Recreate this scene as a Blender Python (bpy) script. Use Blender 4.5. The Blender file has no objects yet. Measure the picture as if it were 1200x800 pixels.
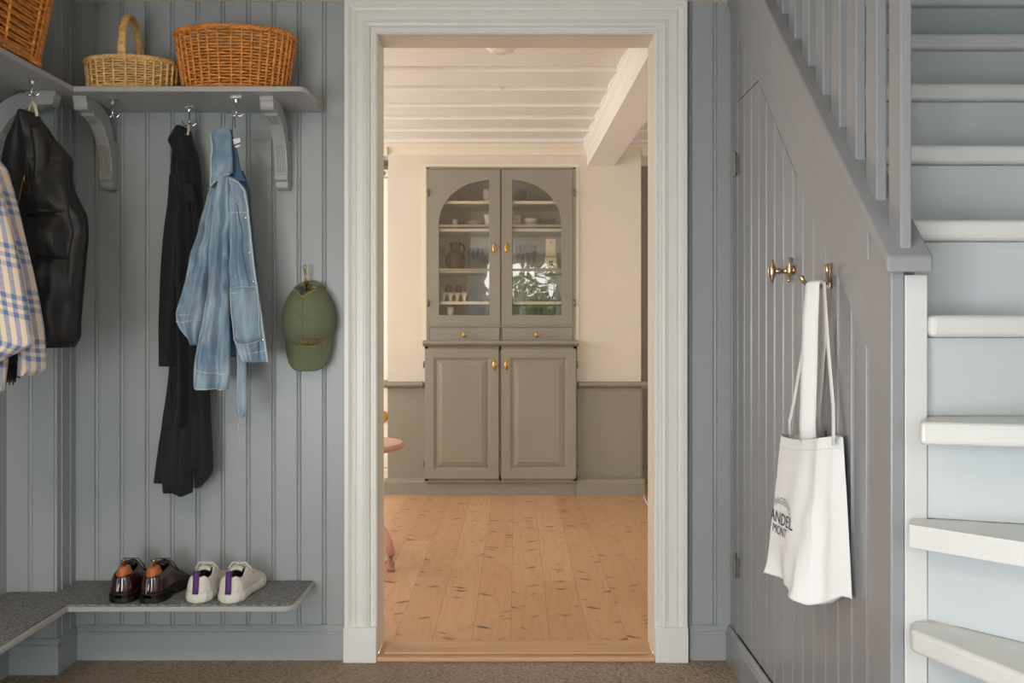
import bpy, bmesh, math, random
import numpy as np
from mathutils import Vector, Matrix, noise
C = bpy.context.scene
COL = C.collection
PI = math.pi

# ------------------------------------------------------------------ camera
F = 1084.0; VX = 605.0; VY = 383.0; H = 1.1
cd = bpy.data.cameras.new('camera'); cam = bpy.data.objects.new('camera', cd); COL.objects.link(cam)
cam.location = (0, 0, H); cam.rotation_euler = (PI/2, 0, 0)
cd.sensor_width = 36; cd.lens = 36*F/1200
cd.shift_x = -5/1200; cd.shift_y = -17/1200
cd.clip_start = .02
C.camera = cam
C.view_settings.view_transform = 'Standard'; C.view_settings.look = 'None'
C.view_settings.gamma = 1; C.view_settings.use_curve_mapping = False
C.view_settings.exposure = 0.0
C.render.film_transparent = False

# ------------------------------------------------------------------ world and lights
w = bpy.data.worlds.new('sky'); C.world = w; w.use_nodes = True
wn = w.node_tree.nodes; wl = w.node_tree.links
bg = wn['Background']; bg.inputs['Strength'].default_value = 6.0
tc = wn.new('ShaderNodeTexCoord'); sep = wn.new('ShaderNodeSeparateXYZ'); cr = wn.new('ShaderNodeValToRGB')
wl.new(tc.outputs['Generated'], sep.inputs[0]); wl.new(sep.outputs['Z'], cr.inputs['Fac']); wl.new(cr.outputs['Color'], bg.inputs['Color'])
cr.color_ramp.elements[0].position = 0.0; cr.color_ramp.elements[0].color = (1, .99, .98, 1)
cr.color_ramp.elements[1].position = 0.6; cr.color_ramp.elements[1].color = (.72, .83, 1, 1)

def area(name, loc, rot, sx, sy, power, color):
    l = bpy.data.lights.new(name, 'AREA'); l.shape = 'RECTANGLE'; l.size = sx; l.size_y = sy
    l.energy = power; l.color = color
    o = bpy.data.objects.new(name, l); COL.objects.link(o); o.location = loc; o.rotation_euler = rot
    return o
# unseen fill lamps added to brighten the hall
area('added_fill_front', (1.30, -1.50, 1.05), (PI/2, 0, 0), .85, 1.3, 4, (.95, .97, 1))  # added fill on the stair side, out of view
area('added_fill_low', (-1.05, -1.50, .58), (PI/2, 0, 0), .95, .80, 34, (.93, .96, 1))  # added low fill for the boarded wall; the opening was cut for it
area('added_fill_left', (-1.57, -.55, .95), (PI/2, 0, -PI/2), 1.2, 1.1, 52, (.92, .96, 1))  # added fill standing before a closed wall
area('added_warm_fill', (-1.15, .45, 2.15), (0, 0, 0), .3, .3, 18, (1, .84, .60))  # unseen warm fill, added to tint the upper hall
# left window daylight of the dining room, then two added fill lamps
area('daylight_dining_window', (-2.55, 5.2, 1.35), (PI/2, 0, -PI/2), 1.6, 1.3, 34, (.98, .99, 1))
area('added_fill_dining_right', (2.55, 4.6, 1.3), (PI/2, 0, PI/2), 1.4, 1.2, 13, (.97, .98, 1))  # added weak fill from the unseen right side
area('added_fill_dining_near', (-1.9, 3.26, 1.4), (PI/2, 0, 0), 1.0, 1.2, 20, (.98, .98, 1))  # added fill, out of view, to brighten the cabinet interior

# ------------------------------------------------------------------ materials
def lin(c):
    c = c/255.0
    return c/12.92 if c <= .04045 else ((c+.055)/1.055)**2.4
def rgb(*c): return (lin(c[0]), lin(c[1]), lin(c[2]), 1)

def mat(name, col, rough=.5, metal=0, bump=0, bscale=40, var=0, vscale=6, stretch=(1, 1, 1), coat=0, spec=.5, trans=0, sheen=0):
    m = bpy.data.materials.new(name); m.use_nodes = True
    n = m.node_tree.nodes; l = m.node_tree.links; b = n['Principled BSDF']
    b.inputs['Base Color'].default_value = col; b.inputs['Roughness'].default_value = rough
    b.inputs['Metallic'].default_value = metal; b.inputs['Specular IOR Level'].default_value = spec
    b.inputs['Coat Weight'].default_value = coat; b.inputs['Transmission Weight'].default_value = trans
    b.inputs['Sheen Weight'].default_value = sheen
    t = n.new('ShaderNodeTexCoord'); mp = n.new('ShaderNodeMapping'); mp.inputs['Scale'].default_value = stretch
    l.new(t.outputs['Object'], mp.inputs['Vector'])
    if var:
        nz = n.new('ShaderNodeTexNoise'); nz.inputs['Scale'].default_value = vscale; nz.inputs['Detail'].default_value = 4
        l.new(mp.outputs[0], nz.inputs['Vector'])
        mx = n.new('ShaderNodeMix'); mx.data_type = 'RGBA'
        d = tuple(max(0, c*(1-var)) for c in col[:3])+(1,); u = tuple(min(1, c*(1+var)) for c in col[:3])+(1,)
        mx.inputs[6].default_value = d; mx.inputs[7].default_value = u
        mr = n.new('ShaderNodeMapRange'); mr.inputs[1].default_value = .3; mr.inputs[2].default_value = .7
        l.new(nz.outputs['Fac'], mr.inputs[0]); l.new(mr.outputs[0], mx.inputs[0]); l.new(mx.outputs[2], b.inputs['Base Color'])
    if bump:
        nb = n.new('ShaderNodeTexNoise'); nb.inputs['Scale'].default_value = bscale; nb.inputs['Detail'].default_value = 5
        l.new(mp.outputs[0], nb.inputs['Vector'])
        bp = n.new('ShaderNodeBump'); bp.inputs['Strength'].default_value = bump; bp.inputs['Distance'].default_value = .01
        l.new(nb.outputs['Fac'], bp.inputs['Height']); l.new(bp.outputs[0], b.inputs['Normal'])
    return m

M = {}
M['hall'] = mat('hall grey blue paint', rgb(163, 168, 170), .34, bump=.06, bscale=9, stretch=(1, 1, .25), var=.03, vscale=3)
M['hall_shelf'] = mat('grey shelf paint', rgb(172, 172, 170), .38, bump=.05, bscale=12)
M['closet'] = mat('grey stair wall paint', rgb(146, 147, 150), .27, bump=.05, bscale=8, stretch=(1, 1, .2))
M['white'] = mat('white gloss paint', rgb(234, 233, 228), .33, bump=.02, bscale=14, stretch=(1, 1, .3), var=.01)
M['stair'] = mat('white stair paint', rgb(211, 211, 209), .33, bump=.15, bscale=16, stretch=(.3, 1, 1), var=.03)
M['riser'] = mat('pale grey riser paint', rgb(190, 196, 198), .42, bump=.12, bscale=14, stretch=(.3, 1, 1), var=.02)
M['cream'] = mat('cream wall paint', rgb(222, 211, 194), .75, bump=.15, bscale=12, var=.02)
M['cream_trim'] = mat('cream trim paint', rgb(232, 222, 204), .5)
M['ceil'] = mat('white ceiling paint', rgb(242, 237, 228), .6, bump=.08, bscale=10, stretch=(.2, 1, 1))
M['cab'] = mat('grey green cabinet paint', rgb(146, 141, 126), .42, bump=.10, bscale=10, stretch=(1, 1, .2), var=.05, vscale=4)
M['cab_in'] = mat('cabinet interior paint', rgb(216, 206, 188), .6)
M['shelfwhite'] = mat('white cabinet shelf paint', rgb(235, 224, 206), .5)
M['brass'] = mat('aged brass', rgb(200, 158, 88), .27, 1)
M['bronze'] = mat('polished bronze', rgb(205, 180, 150), .22, 1)
M['steel'] = mat('polished steel', rgb(222, 224, 226), .22, 1)
M['darkiron'] = mat('painted hinge', rgb(120, 118, 112), .4, .3)
M['wicker_o'] = mat('orange brown wicker', rgb(218, 142, 66), .36, bump=.4, bscale=90, var=.40, vscale=38, stretch=(1, 1, 3))
M['wicker_l'] = mat('light honey wicker', rgb(232, 186, 122), .4, bump=.4, bscale=90, var=.28, vscale=38, stretch=(1, 1, 3))
M['black'] = mat('matte black cotton', rgb(21, 21, 25), .8, bump=.25, bscale=180, sheen=.06)
M['vest'] = mat('black coated nylon', rgb(32, 31, 33), .48, bump=.35, bscale=22, stretch=(1, 1, .6))
M['green'] = mat('olive green cotton', rgb(106, 114, 84), .8, bump=.25, bscale=220, var=.10, vscale=9, sheen=.1)
M['gold_thread'] = mat('gold embroidery thread', rgb(168, 142, 82), .6, bump=.4, bscale=200)
M['canvas'] = mat('natural white canvas', rgb(240, 240, 240), .85, bump=.10, bscale=160)
M['ink'] = mat('dark blue printing ink', rgb(46, 50, 62), .7)
M['ink_pale'] = mat('pale grey printing ink', rgb(165, 164, 162), .7)
M['loop'] = mat('cream cotton tape', rgb(212, 200, 170), .8)
M['oxblood'] = mat('oxblood polished leather', rgb(54, 17, 19), .16, coat=.7, var=.35, vscale=20)
M['darkleather'] = mat('dark blue black leather', rgb(32, 28, 38), .28, coat=.3)
M['blacksole'] = mat('black rubber sole', rgb(20, 20, 21), .45)
M['lasttree'] = mat('red cedar shoe tree', rgb(186, 104, 56), .45, var=.25, vscale=30, stretch=(3, 1, 1))
M['sneaker'] = mat('off white canvas', rgb(224, 220, 210), .8, bump=.2, bscale=160)
M['rubber'] = mat('off white rubber', rgb(222, 220, 208), .5, bump=.25, bscale=50)
M['purple'] = mat('purple webbing', rgb(86, 46, 112), .7)
M['lining'] = mat('grey shoe lining', rgb(120, 120, 122), .9)
M['pinkwood'] = mat('pink stained wood', rgb(206, 158, 138), .42, var=.08, vscale=10)
M['glazed'] = mat('white glazed tile', rgb(244, 238, 226), .2)
M['china'] = mat('white china', rgb(236, 226, 208), .25)
M['stoneware'] = mat('brown stoneware', rgb(58, 44, 30), .25, var=.3, vscale=14)
M['enamel'] = mat('cream enamel', rgb(232, 212, 176), .3)
M['cord'] = mat('white cable', rgb(230, 230, 228), .5)
M['outside'] = mat('gravel ground', rgb(150, 145, 130), .9)
M['gloss_dark'] = mat('dark pane', rgb(90, 80, 72), .3)

def textile(name, build):
    m = bpy.data.materials.new(name); m.use_nodes = True
    n = m.node_tree.nodes; l = m.node_tree.links; b = n['Principled BSDF']
    build(n, l, b); return m
def mth(n, l, op, a, b=None, c=None):
    k = n.new('ShaderNodeMath'); k.operation = op
    for i, v in enumerate((a, b, c)):
        if v is None: continue
        if isinstance(v, (int, float)): k.inputs[i].default_value = v
        else: l.new(v, k.inputs[i])
    return k.outputs[0]
def mixc(n, l, f, a, b):
    k = n.new('ShaderNodeMix'); k.data_type = 'RGBA'
    for i, v in ((0, f), (6, a), (7, b)):
        if isinstance(v, (int, float, tuple)): k.inputs[i].default_value = v
        else: l.new(v, k.inputs[i])
    return k.outputs[2]
def sepuv(n, l, src='UV', obj=False):
    t = n.new('ShaderNodeTexCoord'); s = n.new('ShaderNodeSeparateXYZ'); l.new(t.outputs[src], s.inputs[0]); return t, s

def b_denim(n, l, b):
    t = n.new('ShaderNodeTexCoord')
    n1 = n.new('ShaderNodeTexNoise'); n1.inputs['Scale'].default_value = 16; n1.inputs['Detail'].default_value = 6
    mp = n.new('ShaderNodeMapping'); mp.inputs['Scale'].default_value = (1, 1, .35); l.new(t.outputs['Object'], mp.inputs[0]); l.new(mp.outputs[0], n1.inputs['Vector'])
    r = n.new('ShaderNodeValToRGB'); l.new(n1.outputs['Fac'], r.inputs[0])
    r.color_ramp.elements[0].position = .36; r.color_ramp.elements[0].color = rgb(92, 122, 150)
    r.color_ramp.elements[1].position = .64; r.color_ramp.elements[1].color = rgb(160, 184, 202)
    n2 = n.new('ShaderNodeTexNoise'); n2.inputs['Scale'].default_value = 260; l.new(t.outputs['Object'], n2.inputs['Vector'])
    c = mixc(n, l, mth(n, l, 'MULTIPLY', n2.outputs['Fac'], .35), r.outputs[0], rgb(184, 200, 212))
    l.new(c, b.inputs['Base Color']); b.inputs['Roughness'].default_value = .85
    bp = n.new('ShaderNodeBump'); bp.inputs['Strength'].default_value = .3; bp.inputs['Distance'].default_value = .004
    n3 = n.new('ShaderNodeTexNoise'); n3.inputs['Scale'].default_value = 90; l.new(t.outputs['Object'], n3.inputs['Vector'])
    l.new(n3.outputs['Fac'], bp.inputs['Height']); l.new(bp.outputs[0], b.inputs['Normal'])
M['denim'] = textile('washed blue denim', b_denim)
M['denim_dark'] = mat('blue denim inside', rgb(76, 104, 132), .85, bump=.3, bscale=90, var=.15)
M['seam'] = mat('pale denim seam', rgb(196, 206, 210), .85)

def b_plaid(n, l, b):
    t, s = sepuv(n, l, 'UV')
    def band(x, period, marks):
        fr = mth(n, l, 'FRACT', mth(n, l, 'DIVIDE', x, period)); out = None
        for c, hw in marks:
            d = mth(n, l, 'ABSOLUTE', mth(n, l, 'SUBTRACT', fr, c))
            g = mth(n, l, 'LESS_THAN', d, hw)
            out = g if out is None else mth(n, l, 'MAXIMUM', out, g)
        return out
    bx = band(s.outputs[0], .0245, [(.5, .24)])
    by = band(s.outputs[1], .125, [(.20, .05), (.38, .045), (.56, .05)])
    tot = mth(n, l, 'ADD', mth(n, l, 'MULTIPLY', bx, .60), mth(n, l, 'MULTIPLY', by, .45))
    nz = n.new('ShaderNodeTexNoise'); nz.inputs['Scale'].default_value = 120; l.new(t.outputs['UV'], nz.inputs['Vector'])
    tot = mth(n, l, 'MULTIPLY', tot, mth(n, l, 'ADD', nz.outputs['Fac'], .5))
    l.new(mixc(n, l, tot, rgb(228, 210, 190), rgb(92, 120, 166)), b.inputs['Base Color'])
    b.inputs['Roughness'].default_value = .9; b.inputs['Sheen Weight'].default_value = .2
    bp = n.new('ShaderNodeBump'); bp.inputs['Strength'].default_value = .3; bp.inputs['Distance'].default_value = .004
    l.new(nz.outputs['Fac'], bp.inputs['Height']); l.new(bp.outputs[0], b.inputs['Normal'])
M['plaid'] = textile('blue and cream plaid flannel', b_plaid)

def b_sisal(n, l, b):
    t = n.new('ShaderNodeTexCoord')
    mp = n.new('ShaderNodeMapping'); mp.inputs['Scale'].default_value = (90, 130, 1); l.new(t.outputs['Object'], mp.inputs[0])
    v = n.new('ShaderNodeTexVoronoi'); v.inputs['Scale'].default_value = 1; l.new(mp.outputs[0], v.inputs['Vector'])
    r = n.new('ShaderNodeValToRGB'); l.new(v.outputs['Distance'], r.inputs[0])
    r.color_ramp.elements[0].color = rgb(196, 176, 154); r.color_ramp.elements[1].color = rgb(122, 106, 88); r.color_ramp.elements[1].position = .9
    n1 = n.new('ShaderNodeTexNoise'); n1.inputs['Scale'].default_value = 60; l.new(t.outputs['Object'], n1.inputs['Vector'])
    l.new(mixc(n, l, mth(n, l, 'MULTIPLY', n1.outputs['Fac'], .6), r.outputs[0], rgb(164, 146, 126)), b.inputs['Base Color'])
    b.inputs['Roughness'].default_value = .95
    bp = n.new('ShaderNodeBump'); bp.inputs['Strength'].default_value = 1; bp.inputs['Distance'].default_value = .006; bp.invert = True
    l.new(v.outputs['Distance'], bp.inputs['Height']); l.new(bp.outputs[0], b.inputs['Normal'])
M['sisal'] = textile('brown sisal', b_sisal)

def b_felt(n, l, b):
    t = n.new('ShaderNodeTexCoord')
    n1 = n.new('ShaderNodeTexNoise'); n1.inputs['Scale'].default_value = 170; n1.inputs['Detail'].default_value = 3; l.new(t.outputs['Object'], n1.inputs['Vector'])
    wv = n.new('ShaderNodeTexWave'); wv.inputs['Scale'].default_value = 30; wv.inputs['Distortion'].default_value = 1.2; wv.inputs['Detail'].default_value = 2; wv.inputs['Detail Scale'].default_value = 4
    mp = n.new('ShaderNodeMapping'); mp.inputs['Rotation'].default_value = (0, 0, .35); l.new(t.outputs['Object'], mp.inputs[0]); l.new(mp.outputs[0], wv.inputs['Vector'])
    wv.bands_direction = 'Y'
    h = mth(n, l, 'ADD', mth(n, l, 'MULTIPLY', n1.outputs['Fac'], 1.2), mth(n, l, 'MULTIPLY', wv.outputs['Fac'], .35))
    r = n.new('ShaderNodeValToRGB'); l.new(mth(n, l, 'MULTIPLY', h, .8), r.inputs[0])
    r.color_ramp.elements[0].position = .35; r.color_ramp.elements[0].color = rgb(66, 68, 72)
    r.color_ramp.elements[1].position = .85; r.color_ramp.elements[1].color = rgb(164, 164, 164)
    l.new(r.outputs[0], b.inputs['Base Color']); b.inputs['Roughness'].default_value = .95
    bp = n.new('ShaderNodeBump'); bp.inputs['Strength'].default_value = .7; bp.inputs['Distance'].default_value = .004
    l.new(h, bp.inputs['Height']); l.new(bp.outputs[0], b.inputs['Normal'])
M['felt'] = textile('grey ribbed felt carpet', b_felt)

def b_floor(n, l, b):
    t, s = sepuv(n, l, 'Object')
    x = s.outputs[0]; y = s.outputs[1]; W = .137
    q = mth(n, l, 'DIVIDE', mth(n, l, 'ADD', x, 10.02), W); pid = mth(n, l, 'FLOOR', q); fr = mth(n, l, 'FRACT', q)
    wn_ = n.new('ShaderNodeTexWhiteNoise'); wn_.noise_dimensions = '1D'; l.new(pid, wn_.inputs['W'])
    # plank end joints
    yy = mth(n, l, 'ADD', y, mth(n, l, 'MULTIPLY', wn_.outputs['Value'], 7.0))
    seg = mth(n, l, 'FLOOR', mth(n, l, 'DIVIDE', yy, 2.6))
    wn2 = n.new('ShaderNodeTexWhiteNoise'); wn2.noise_dimensions = '2D'
    cb = n.new('ShaderNodeCombineXYZ'); l.new(pid, cb.inputs[0]); l.new(seg, cb.inputs[1]); l.new(cb.outputs[0], wn2.inputs['Vector'])
    # long grain
    cg = n.new('ShaderNodeCombineXYZ'); l.new(mth(n, l, 'MULTIPLY', x, 9), cg.inputs[0]); l.new(mth(n, l, 'MULTIPLY', yy, .8), cg.inputs[1]); l.new(mth(n, l, 'MULTIPLY', pid, 3.7), cg.inputs[2])
    g = n.new('ShaderNodeTexNoise'); g.inputs['Scale'].default_value = 1; g.inputs['Detail'].default_value = 3; g.inputs['Distortion'].default_value = .6; l.new(cg.outputs[0], g.inputs['Vector'])
    rings = mth(n, l, 'FRACT', mth(n, l, 'MULTIPLY', g.outputs['Fac'], 11))
    rings = mth(n, l, 'POWER', mth(n, l, 'ABSOLUTE', mth(n, l, 'SUBTRACT', rings, .5)), 2)
    base = mixc(n, l, wn2.outputs['Value'], rgb(194, 150, 110), rgb(210, 169, 130))
    base = mixc(n, l, mth(n, l, 'MULTIPLY', rings, 1.6), base, rgb(184, 134, 92))
    # knots: flat, slanting wings across the board
    def knots(sx, sy, slant, thr, size, off):
        kv = n.new('ShaderNodeCombineXYZ')
        ax = mth(n, l, 'ABSOLUTE', mth(n, l, 'SUBTRACT', fr, .5))
        xs = mth(n, l, 'MULTIPLY', fr, sx)
        l.new(mth(n, l, 'ADD', xs, mth(n, l, 'MULTIPLY', pid, 5.3)), kv.inputs[0])
        l.new(mth(n, l, 'ADD', mth(n, l, 'MULTIPLY', mth(n, l, 'ADD', yy, mth(n, l, 'MULTIPLY', ax, slant)), sy), off), kv.inputs[1])
        vo = n.new('ShaderNodeTexVoronoi'); vo.voronoi_dimensions = '2D'; vo.inputs['Scale'].default_value = 1; l.new(kv.outputs[0], vo.inputs['Vector'])
        sc = n.new('ShaderNodeSeparateColor'); l.new(vo.outputs['Color'], sc.inputs[0])
        on = mth(n, l, 'GREATER_THAN', sc.outputs[0], thr)
        mr = n.new('ShaderNodeMapRange'); mr.inputs[1].default_value = size; mr.inputs[2].default_value = size*.1; mr.inputs[3].default_value = 0; mr.inputs[4].default_value = 1
        l.new(vo.outputs['Distance'], mr.inputs[0])
        return mth(n, l, 'MULTIPLY', mr.outputs[0], mth(n, l, 'MULTIPLY', on, mth(n, l, 'ADD', sc.outputs[1], .35)))
    k1 = knots(1.5, 24, -.07, .905, .40, 0); k2 = knots(3.2, 44, -.10, .972, .38, 4.4)
    k = mth(n, l, 'MINIMUM', mth(n, l, 'ADD', k1, k2), .92)
    base = mixc(n, l, k, base, rgb(94, 68, 56))
    gap = mth(n, l, 'GREATER_THAN', mth(n, l, 'ABSOLUTE', mth(n, l, 'SUBTRACT', fr, .5)), .492)
    base = mixc(n, l, mth(n, l, 'MULTIPLY', gap, .45), base, rgb(120, 80, 50))
    l.new(base, b.inputs['Base Color']); b.inputs['Roughness'].default_value = .42
    bp = n.new('ShaderNodeBump'); bp.inputs['Strength'].default_value = .25; bp.inputs['Distance'].default_value = .002; bp.invert = True
    l.new(mth(n, l, 'ADD', gap, mth(n, l, 'MULTIPLY', rings, .4)), bp.inputs['Height']); l.new(bp.outputs[0], b.inputs['Normal'])
M['plank'] = textile('soaped spruce floor boards', b_floor)
M['sill'] = mat('spruce threshold', rgb(204, 162, 126), .45, var=.12, vscale=9, stretch=(.3, 8, 8))

def glassmat(name, tint, bump, refl=1.0, bscale=7):
    m = bpy.data.materials.new(name); m.use_nodes = True; n = m.node_tree.nodes; l = m.node_tree.links
    n.remove(n['Principled BSDF']); o = n['Material Output']
    tr = n.new('ShaderNodeBsdfTransparent'); tr.inputs[0].default_value = tint
    gl = n.new('ShaderNodeBsdfGlossy'); gl.inputs['Roughness'].default_value = .0
    lw = n.new('ShaderNodeLayerWeight'); lw.inputs[0].default_value = .5
    fz = mth(n, l, 'ADD', mth(n, l, 'MULTIPLY', mth(n, l, 'POWER', lw.outputs['Facing'], 4.0), .75), .045)
    mx = n.new('ShaderNodeMixShader')
    l.new(mth(n, l, 'MULTIPLY', fz, refl), mx.inputs[0]); l.new(tr.outputs[0], mx.inputs[1]); l.new(gl.outputs[0], mx.inputs[2]); l.new(mx.outputs[0], o.inputs[0])
    if bump:
        t = n.new('ShaderNodeTexCoord'); nz = n.new('ShaderNodeTexNoise'); nz.inputs['Scale'].default_value = bscale; nz.inputs['Detail'].default_value = 2
        l.new(t.outputs['Object'], nz.inputs['Vector']); bp = n.new('ShaderNodeBump'); bp.inputs['Strength'].default_value = bump; bp.inputs['Distance'].default_value = .01
        l.new(nz.outputs['Fac'], bp.inputs['Height']); l.new(bp.outputs[0], gl.inputs['Normal'])
    return m
M['pane'] = glassmat('old window glass', (.98, .985, .97, 1), .05, 2.0)
M['glass'] = glassmat('clear tableware glass', (.975, .98, .97, 1), 0, .9)
M['leaf'] = mat('hedge leaves', rgb(118, 136, 84), .6, bump=1, bscale=9, var=.6, vscale=7)

# ------------------------------------------------------------------ geometry helpers
def P(px, py, Y): return Vector(((px-VX)*Y/F, Y, H-(py-VY)*Y/F))

class MB:
    def __init__(s): s.bm = bmesh.new(); s.uv = None
    def box(s, x0, x1, y0, y1, z0, z1):
        v = [s.bm.verts.new((x, y, z)) for x in (x0, x1) for y in (y0, y1) for z in (z0, z1)]
        for f in ((0, 1, 3, 2), (4, 6, 7, 5), (0, 4, 5, 1), (2, 3, 7, 6), (0, 2, 6, 4), (1, 5, 7, 3)): s.bm.faces.new([v[i] for i in f])
        return s
    def prism(s, pts, axis, a0, a1):
        """pts: 2D polygon; axis 'x': (y,z), 'y': (x,z), 'z': (x,y)"""
        def mk(p, a): return {'x': (a, p[0], p[1]), 'y': (p[0], a, p[1]), 'z': (p[0], p[1], a)}[axis]
        A = [s.bm.verts.new(mk(p, a0)) for p in pts]; B = [s.bm.verts.new(mk(p, a1)) for p in pts]; n = len(pts)
        for i in range(n): s.bm.faces.new((A[i], A[(i+1) % n], B[(i+1) % n], B[i]))
        s.bm.faces.new(A); s.bm.faces.new(B[::-1]); return s
    def loft(s, rings, closed=True, cap=True):
        R = [[s.bm.verts.new(p) for p in r] for r in rings]; n = len(rings[0])
        for a, b in zip(R, R[1:]):
            for i in range(n if closed else n-1): s.bm.faces.new((a[i], a[(i+1) % n], b[(i+1) % n], b[i]))
        if cap and closed: s.bm.faces.new(R[0][::-1]); s.bm.faces.new(R[-1])
        return s
    def lathe(s, prof, c=(0, 0, 0), axis='z', n=24, cap=True):
        rings = []
        for r, h in prof:
            ring = []
            for i in range(n):
                a = 2*PI*i/n; u, v = max(r, 1e-5)*math.cos(a), max(r, 1e-5)*math.sin(a)
                ring.append({'z': (c[0]+u, c[1]+v, c[2]+h), 'y': (c[0]+u, c[1]+h, c[2]+v), 'x': (c[0]+h, c[1]+u, c[2]+v)}[axis])
            rings.append(ring)
        return s.loft(rings, True, cap)
    def tube(s, path, r, n=8, closed=False, flat=None):
        path = [Vector(p) for p in path]; m = len(path); rr = r if hasattr(r, '__len__') else [r]*m
        T = []
        for i in range(m):
            a = path[(i-1) % m] if closed or i > 0 else path[i]; b = path[(i+1) % m] if closed or i < m-1 else path[i]
            t = (b-a); T.append(t.normalized() if t.length > 1e-9 else Vector((0, 0, 1)))
        nrm = T[0].orthogonal().normalized()
        if flat is not None:
            nrm = (Vector(flat)-T[0]*Vector(flat).dot(T[0])).normalized()
        rings = []
        for i in range(m):
            if flat is not None: f = Vector(flat); nn = f-T[i]*f.dot(T[i]); nrm = nn.normalized() if nn.length > 1e-6 else nrm
            else:
                nn = nrm-T[i]*nrm.dot(T[i]); nrm = nn.normalized() if nn.length > 1e-6 else T[i].orthogonal().normalized()
            bn = T[i].cross(nrm); q = rr[i]; ra, rb = (q if isinstance(q, tuple) else (q, q))
            rings.append([path[i]+nrm*ra*math.cos(2*PI*k/n)+bn*rb*math.sin(2*PI*k/n) for k in range(n)])
        if closed: rings.append(rings[0]); s.loft(rings, True, False)
        else: s.loft(rings, True, True)
        return s
    def sphere(s, c, r, n=12, sc=(1, 1, 1)):
        mm = Matrix.Translation(c) @ Matrix.Diagonal((sc[0]*r, sc[1]*r, sc[2]*r, 1))
        bmesh.ops.create_uvsphere(s.bm, u_segments=n, v_segments=max(6, n//2), radius=1, matrix=mm); return s
    def build(s, name, m, parent=None, smooth=False, bevel=0, origin=None, seg=2, sub=0, weld=True, solid=0):
        if weld: bmesh.ops.remove_doubles(s.bm, verts=s.bm.verts, dist=1e-5)
        bmesh.ops.recalc_face_normals(s.bm, faces=s.bm.faces)
        me = bpy.data.meshes.new(name)
        if parent is not None:
            off = Vector((0, 0, 0)); p = parent
            while p is not None: off += p.location; p = p.parent
        elif origin is not None: off = Vector(origin)
        else:
            xs = [v.co for v in s.bm.verts]
            off = Vector(((min(v.x for v in xs)+max(v.x for v in xs))/2, (min(v.y for v in xs)+max(v.y for v in xs))/2, min(v.z for v in xs)))
        bmesh.ops.translate(s.bm, verts=s.bm.verts, vec=-off)
        s.bm.to_mesh(me); s.bm.free(); me.materials.append(m)
        if smooth: me.polygons.foreach_set('use_smooth', [True]*len(me.polygons))
        o = bpy.data.objects.new(name, me); COL.objects.link(o)
        if parent is not None: o.parent = parent
        else: o.location = off
        if solid: q = o.modifiers.new('solid', 'SOLIDIFY'); q.thickness = solid; q.offset = 0
        if bevel:
            q = o.modifiers.new('bevel', 'BEVEL'); q.width = bevel; q.segments = seg; q.limit_method = 'ANGLE'; q.angle_limit = .6; q.harden_normals = False
        if sub: q = o.modifiers.new('sub', 'SUBSURF'); q.levels = sub; q.render_levels = sub
        return o

def thing(name, label, cat, loc=(0, 0, 0), group=None):
    o = bpy.data.objects.new(name, None); COL.objects.link(o); o.location = loc; o.empty_display_size = .05
    o['label'] = label; o['category'] = cat
    if group: o['group'] = group
    return o
def tag(o, label, cat, group=None):
    o['label'] = label; o['category'] = cat
    if group: o['group'] = group
    return o
def struct(o): o['kind'] = 'structure'; return o
def copy_tree(o, parent=None):
    c = o.copy(); COL.objects.link(c)
    if parent is not None: c.parent = parent
    for ch in list(o.children): copy_tree(ch, c)
    return c
def lerp_rows(rows, ts):
    rows = np.array(rows, float); t0 = rows[:, 0]
    out = [ts]
    for k in range(1, rows.shape[1]):
        # monotone smooth interpolation
        y = rows[:, k]; d = np.gradient(y, t0); idx = np.clip(np.searchsorted(t0, ts)-1, 0, len(t0)-2)
        h = t0[idx+1]-t0[idx]; s = (ts-t0[idx])/h
        v = (2*s**3-3*s**2+1)*y[idx]+(s**3-2*s**2+s)*h*d[idx]+(-2*s**3+3*s**2)*y[idx+1]+(s**3-s**2)*h*d[idx+1]
        lo = np.minimum(y[idx], y[idx+1]); hi = np.maximum(y[idx], y[idx+1]); out.append(np.clip(v, lo, hi))
    return np.stack(out, 1)

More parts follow.
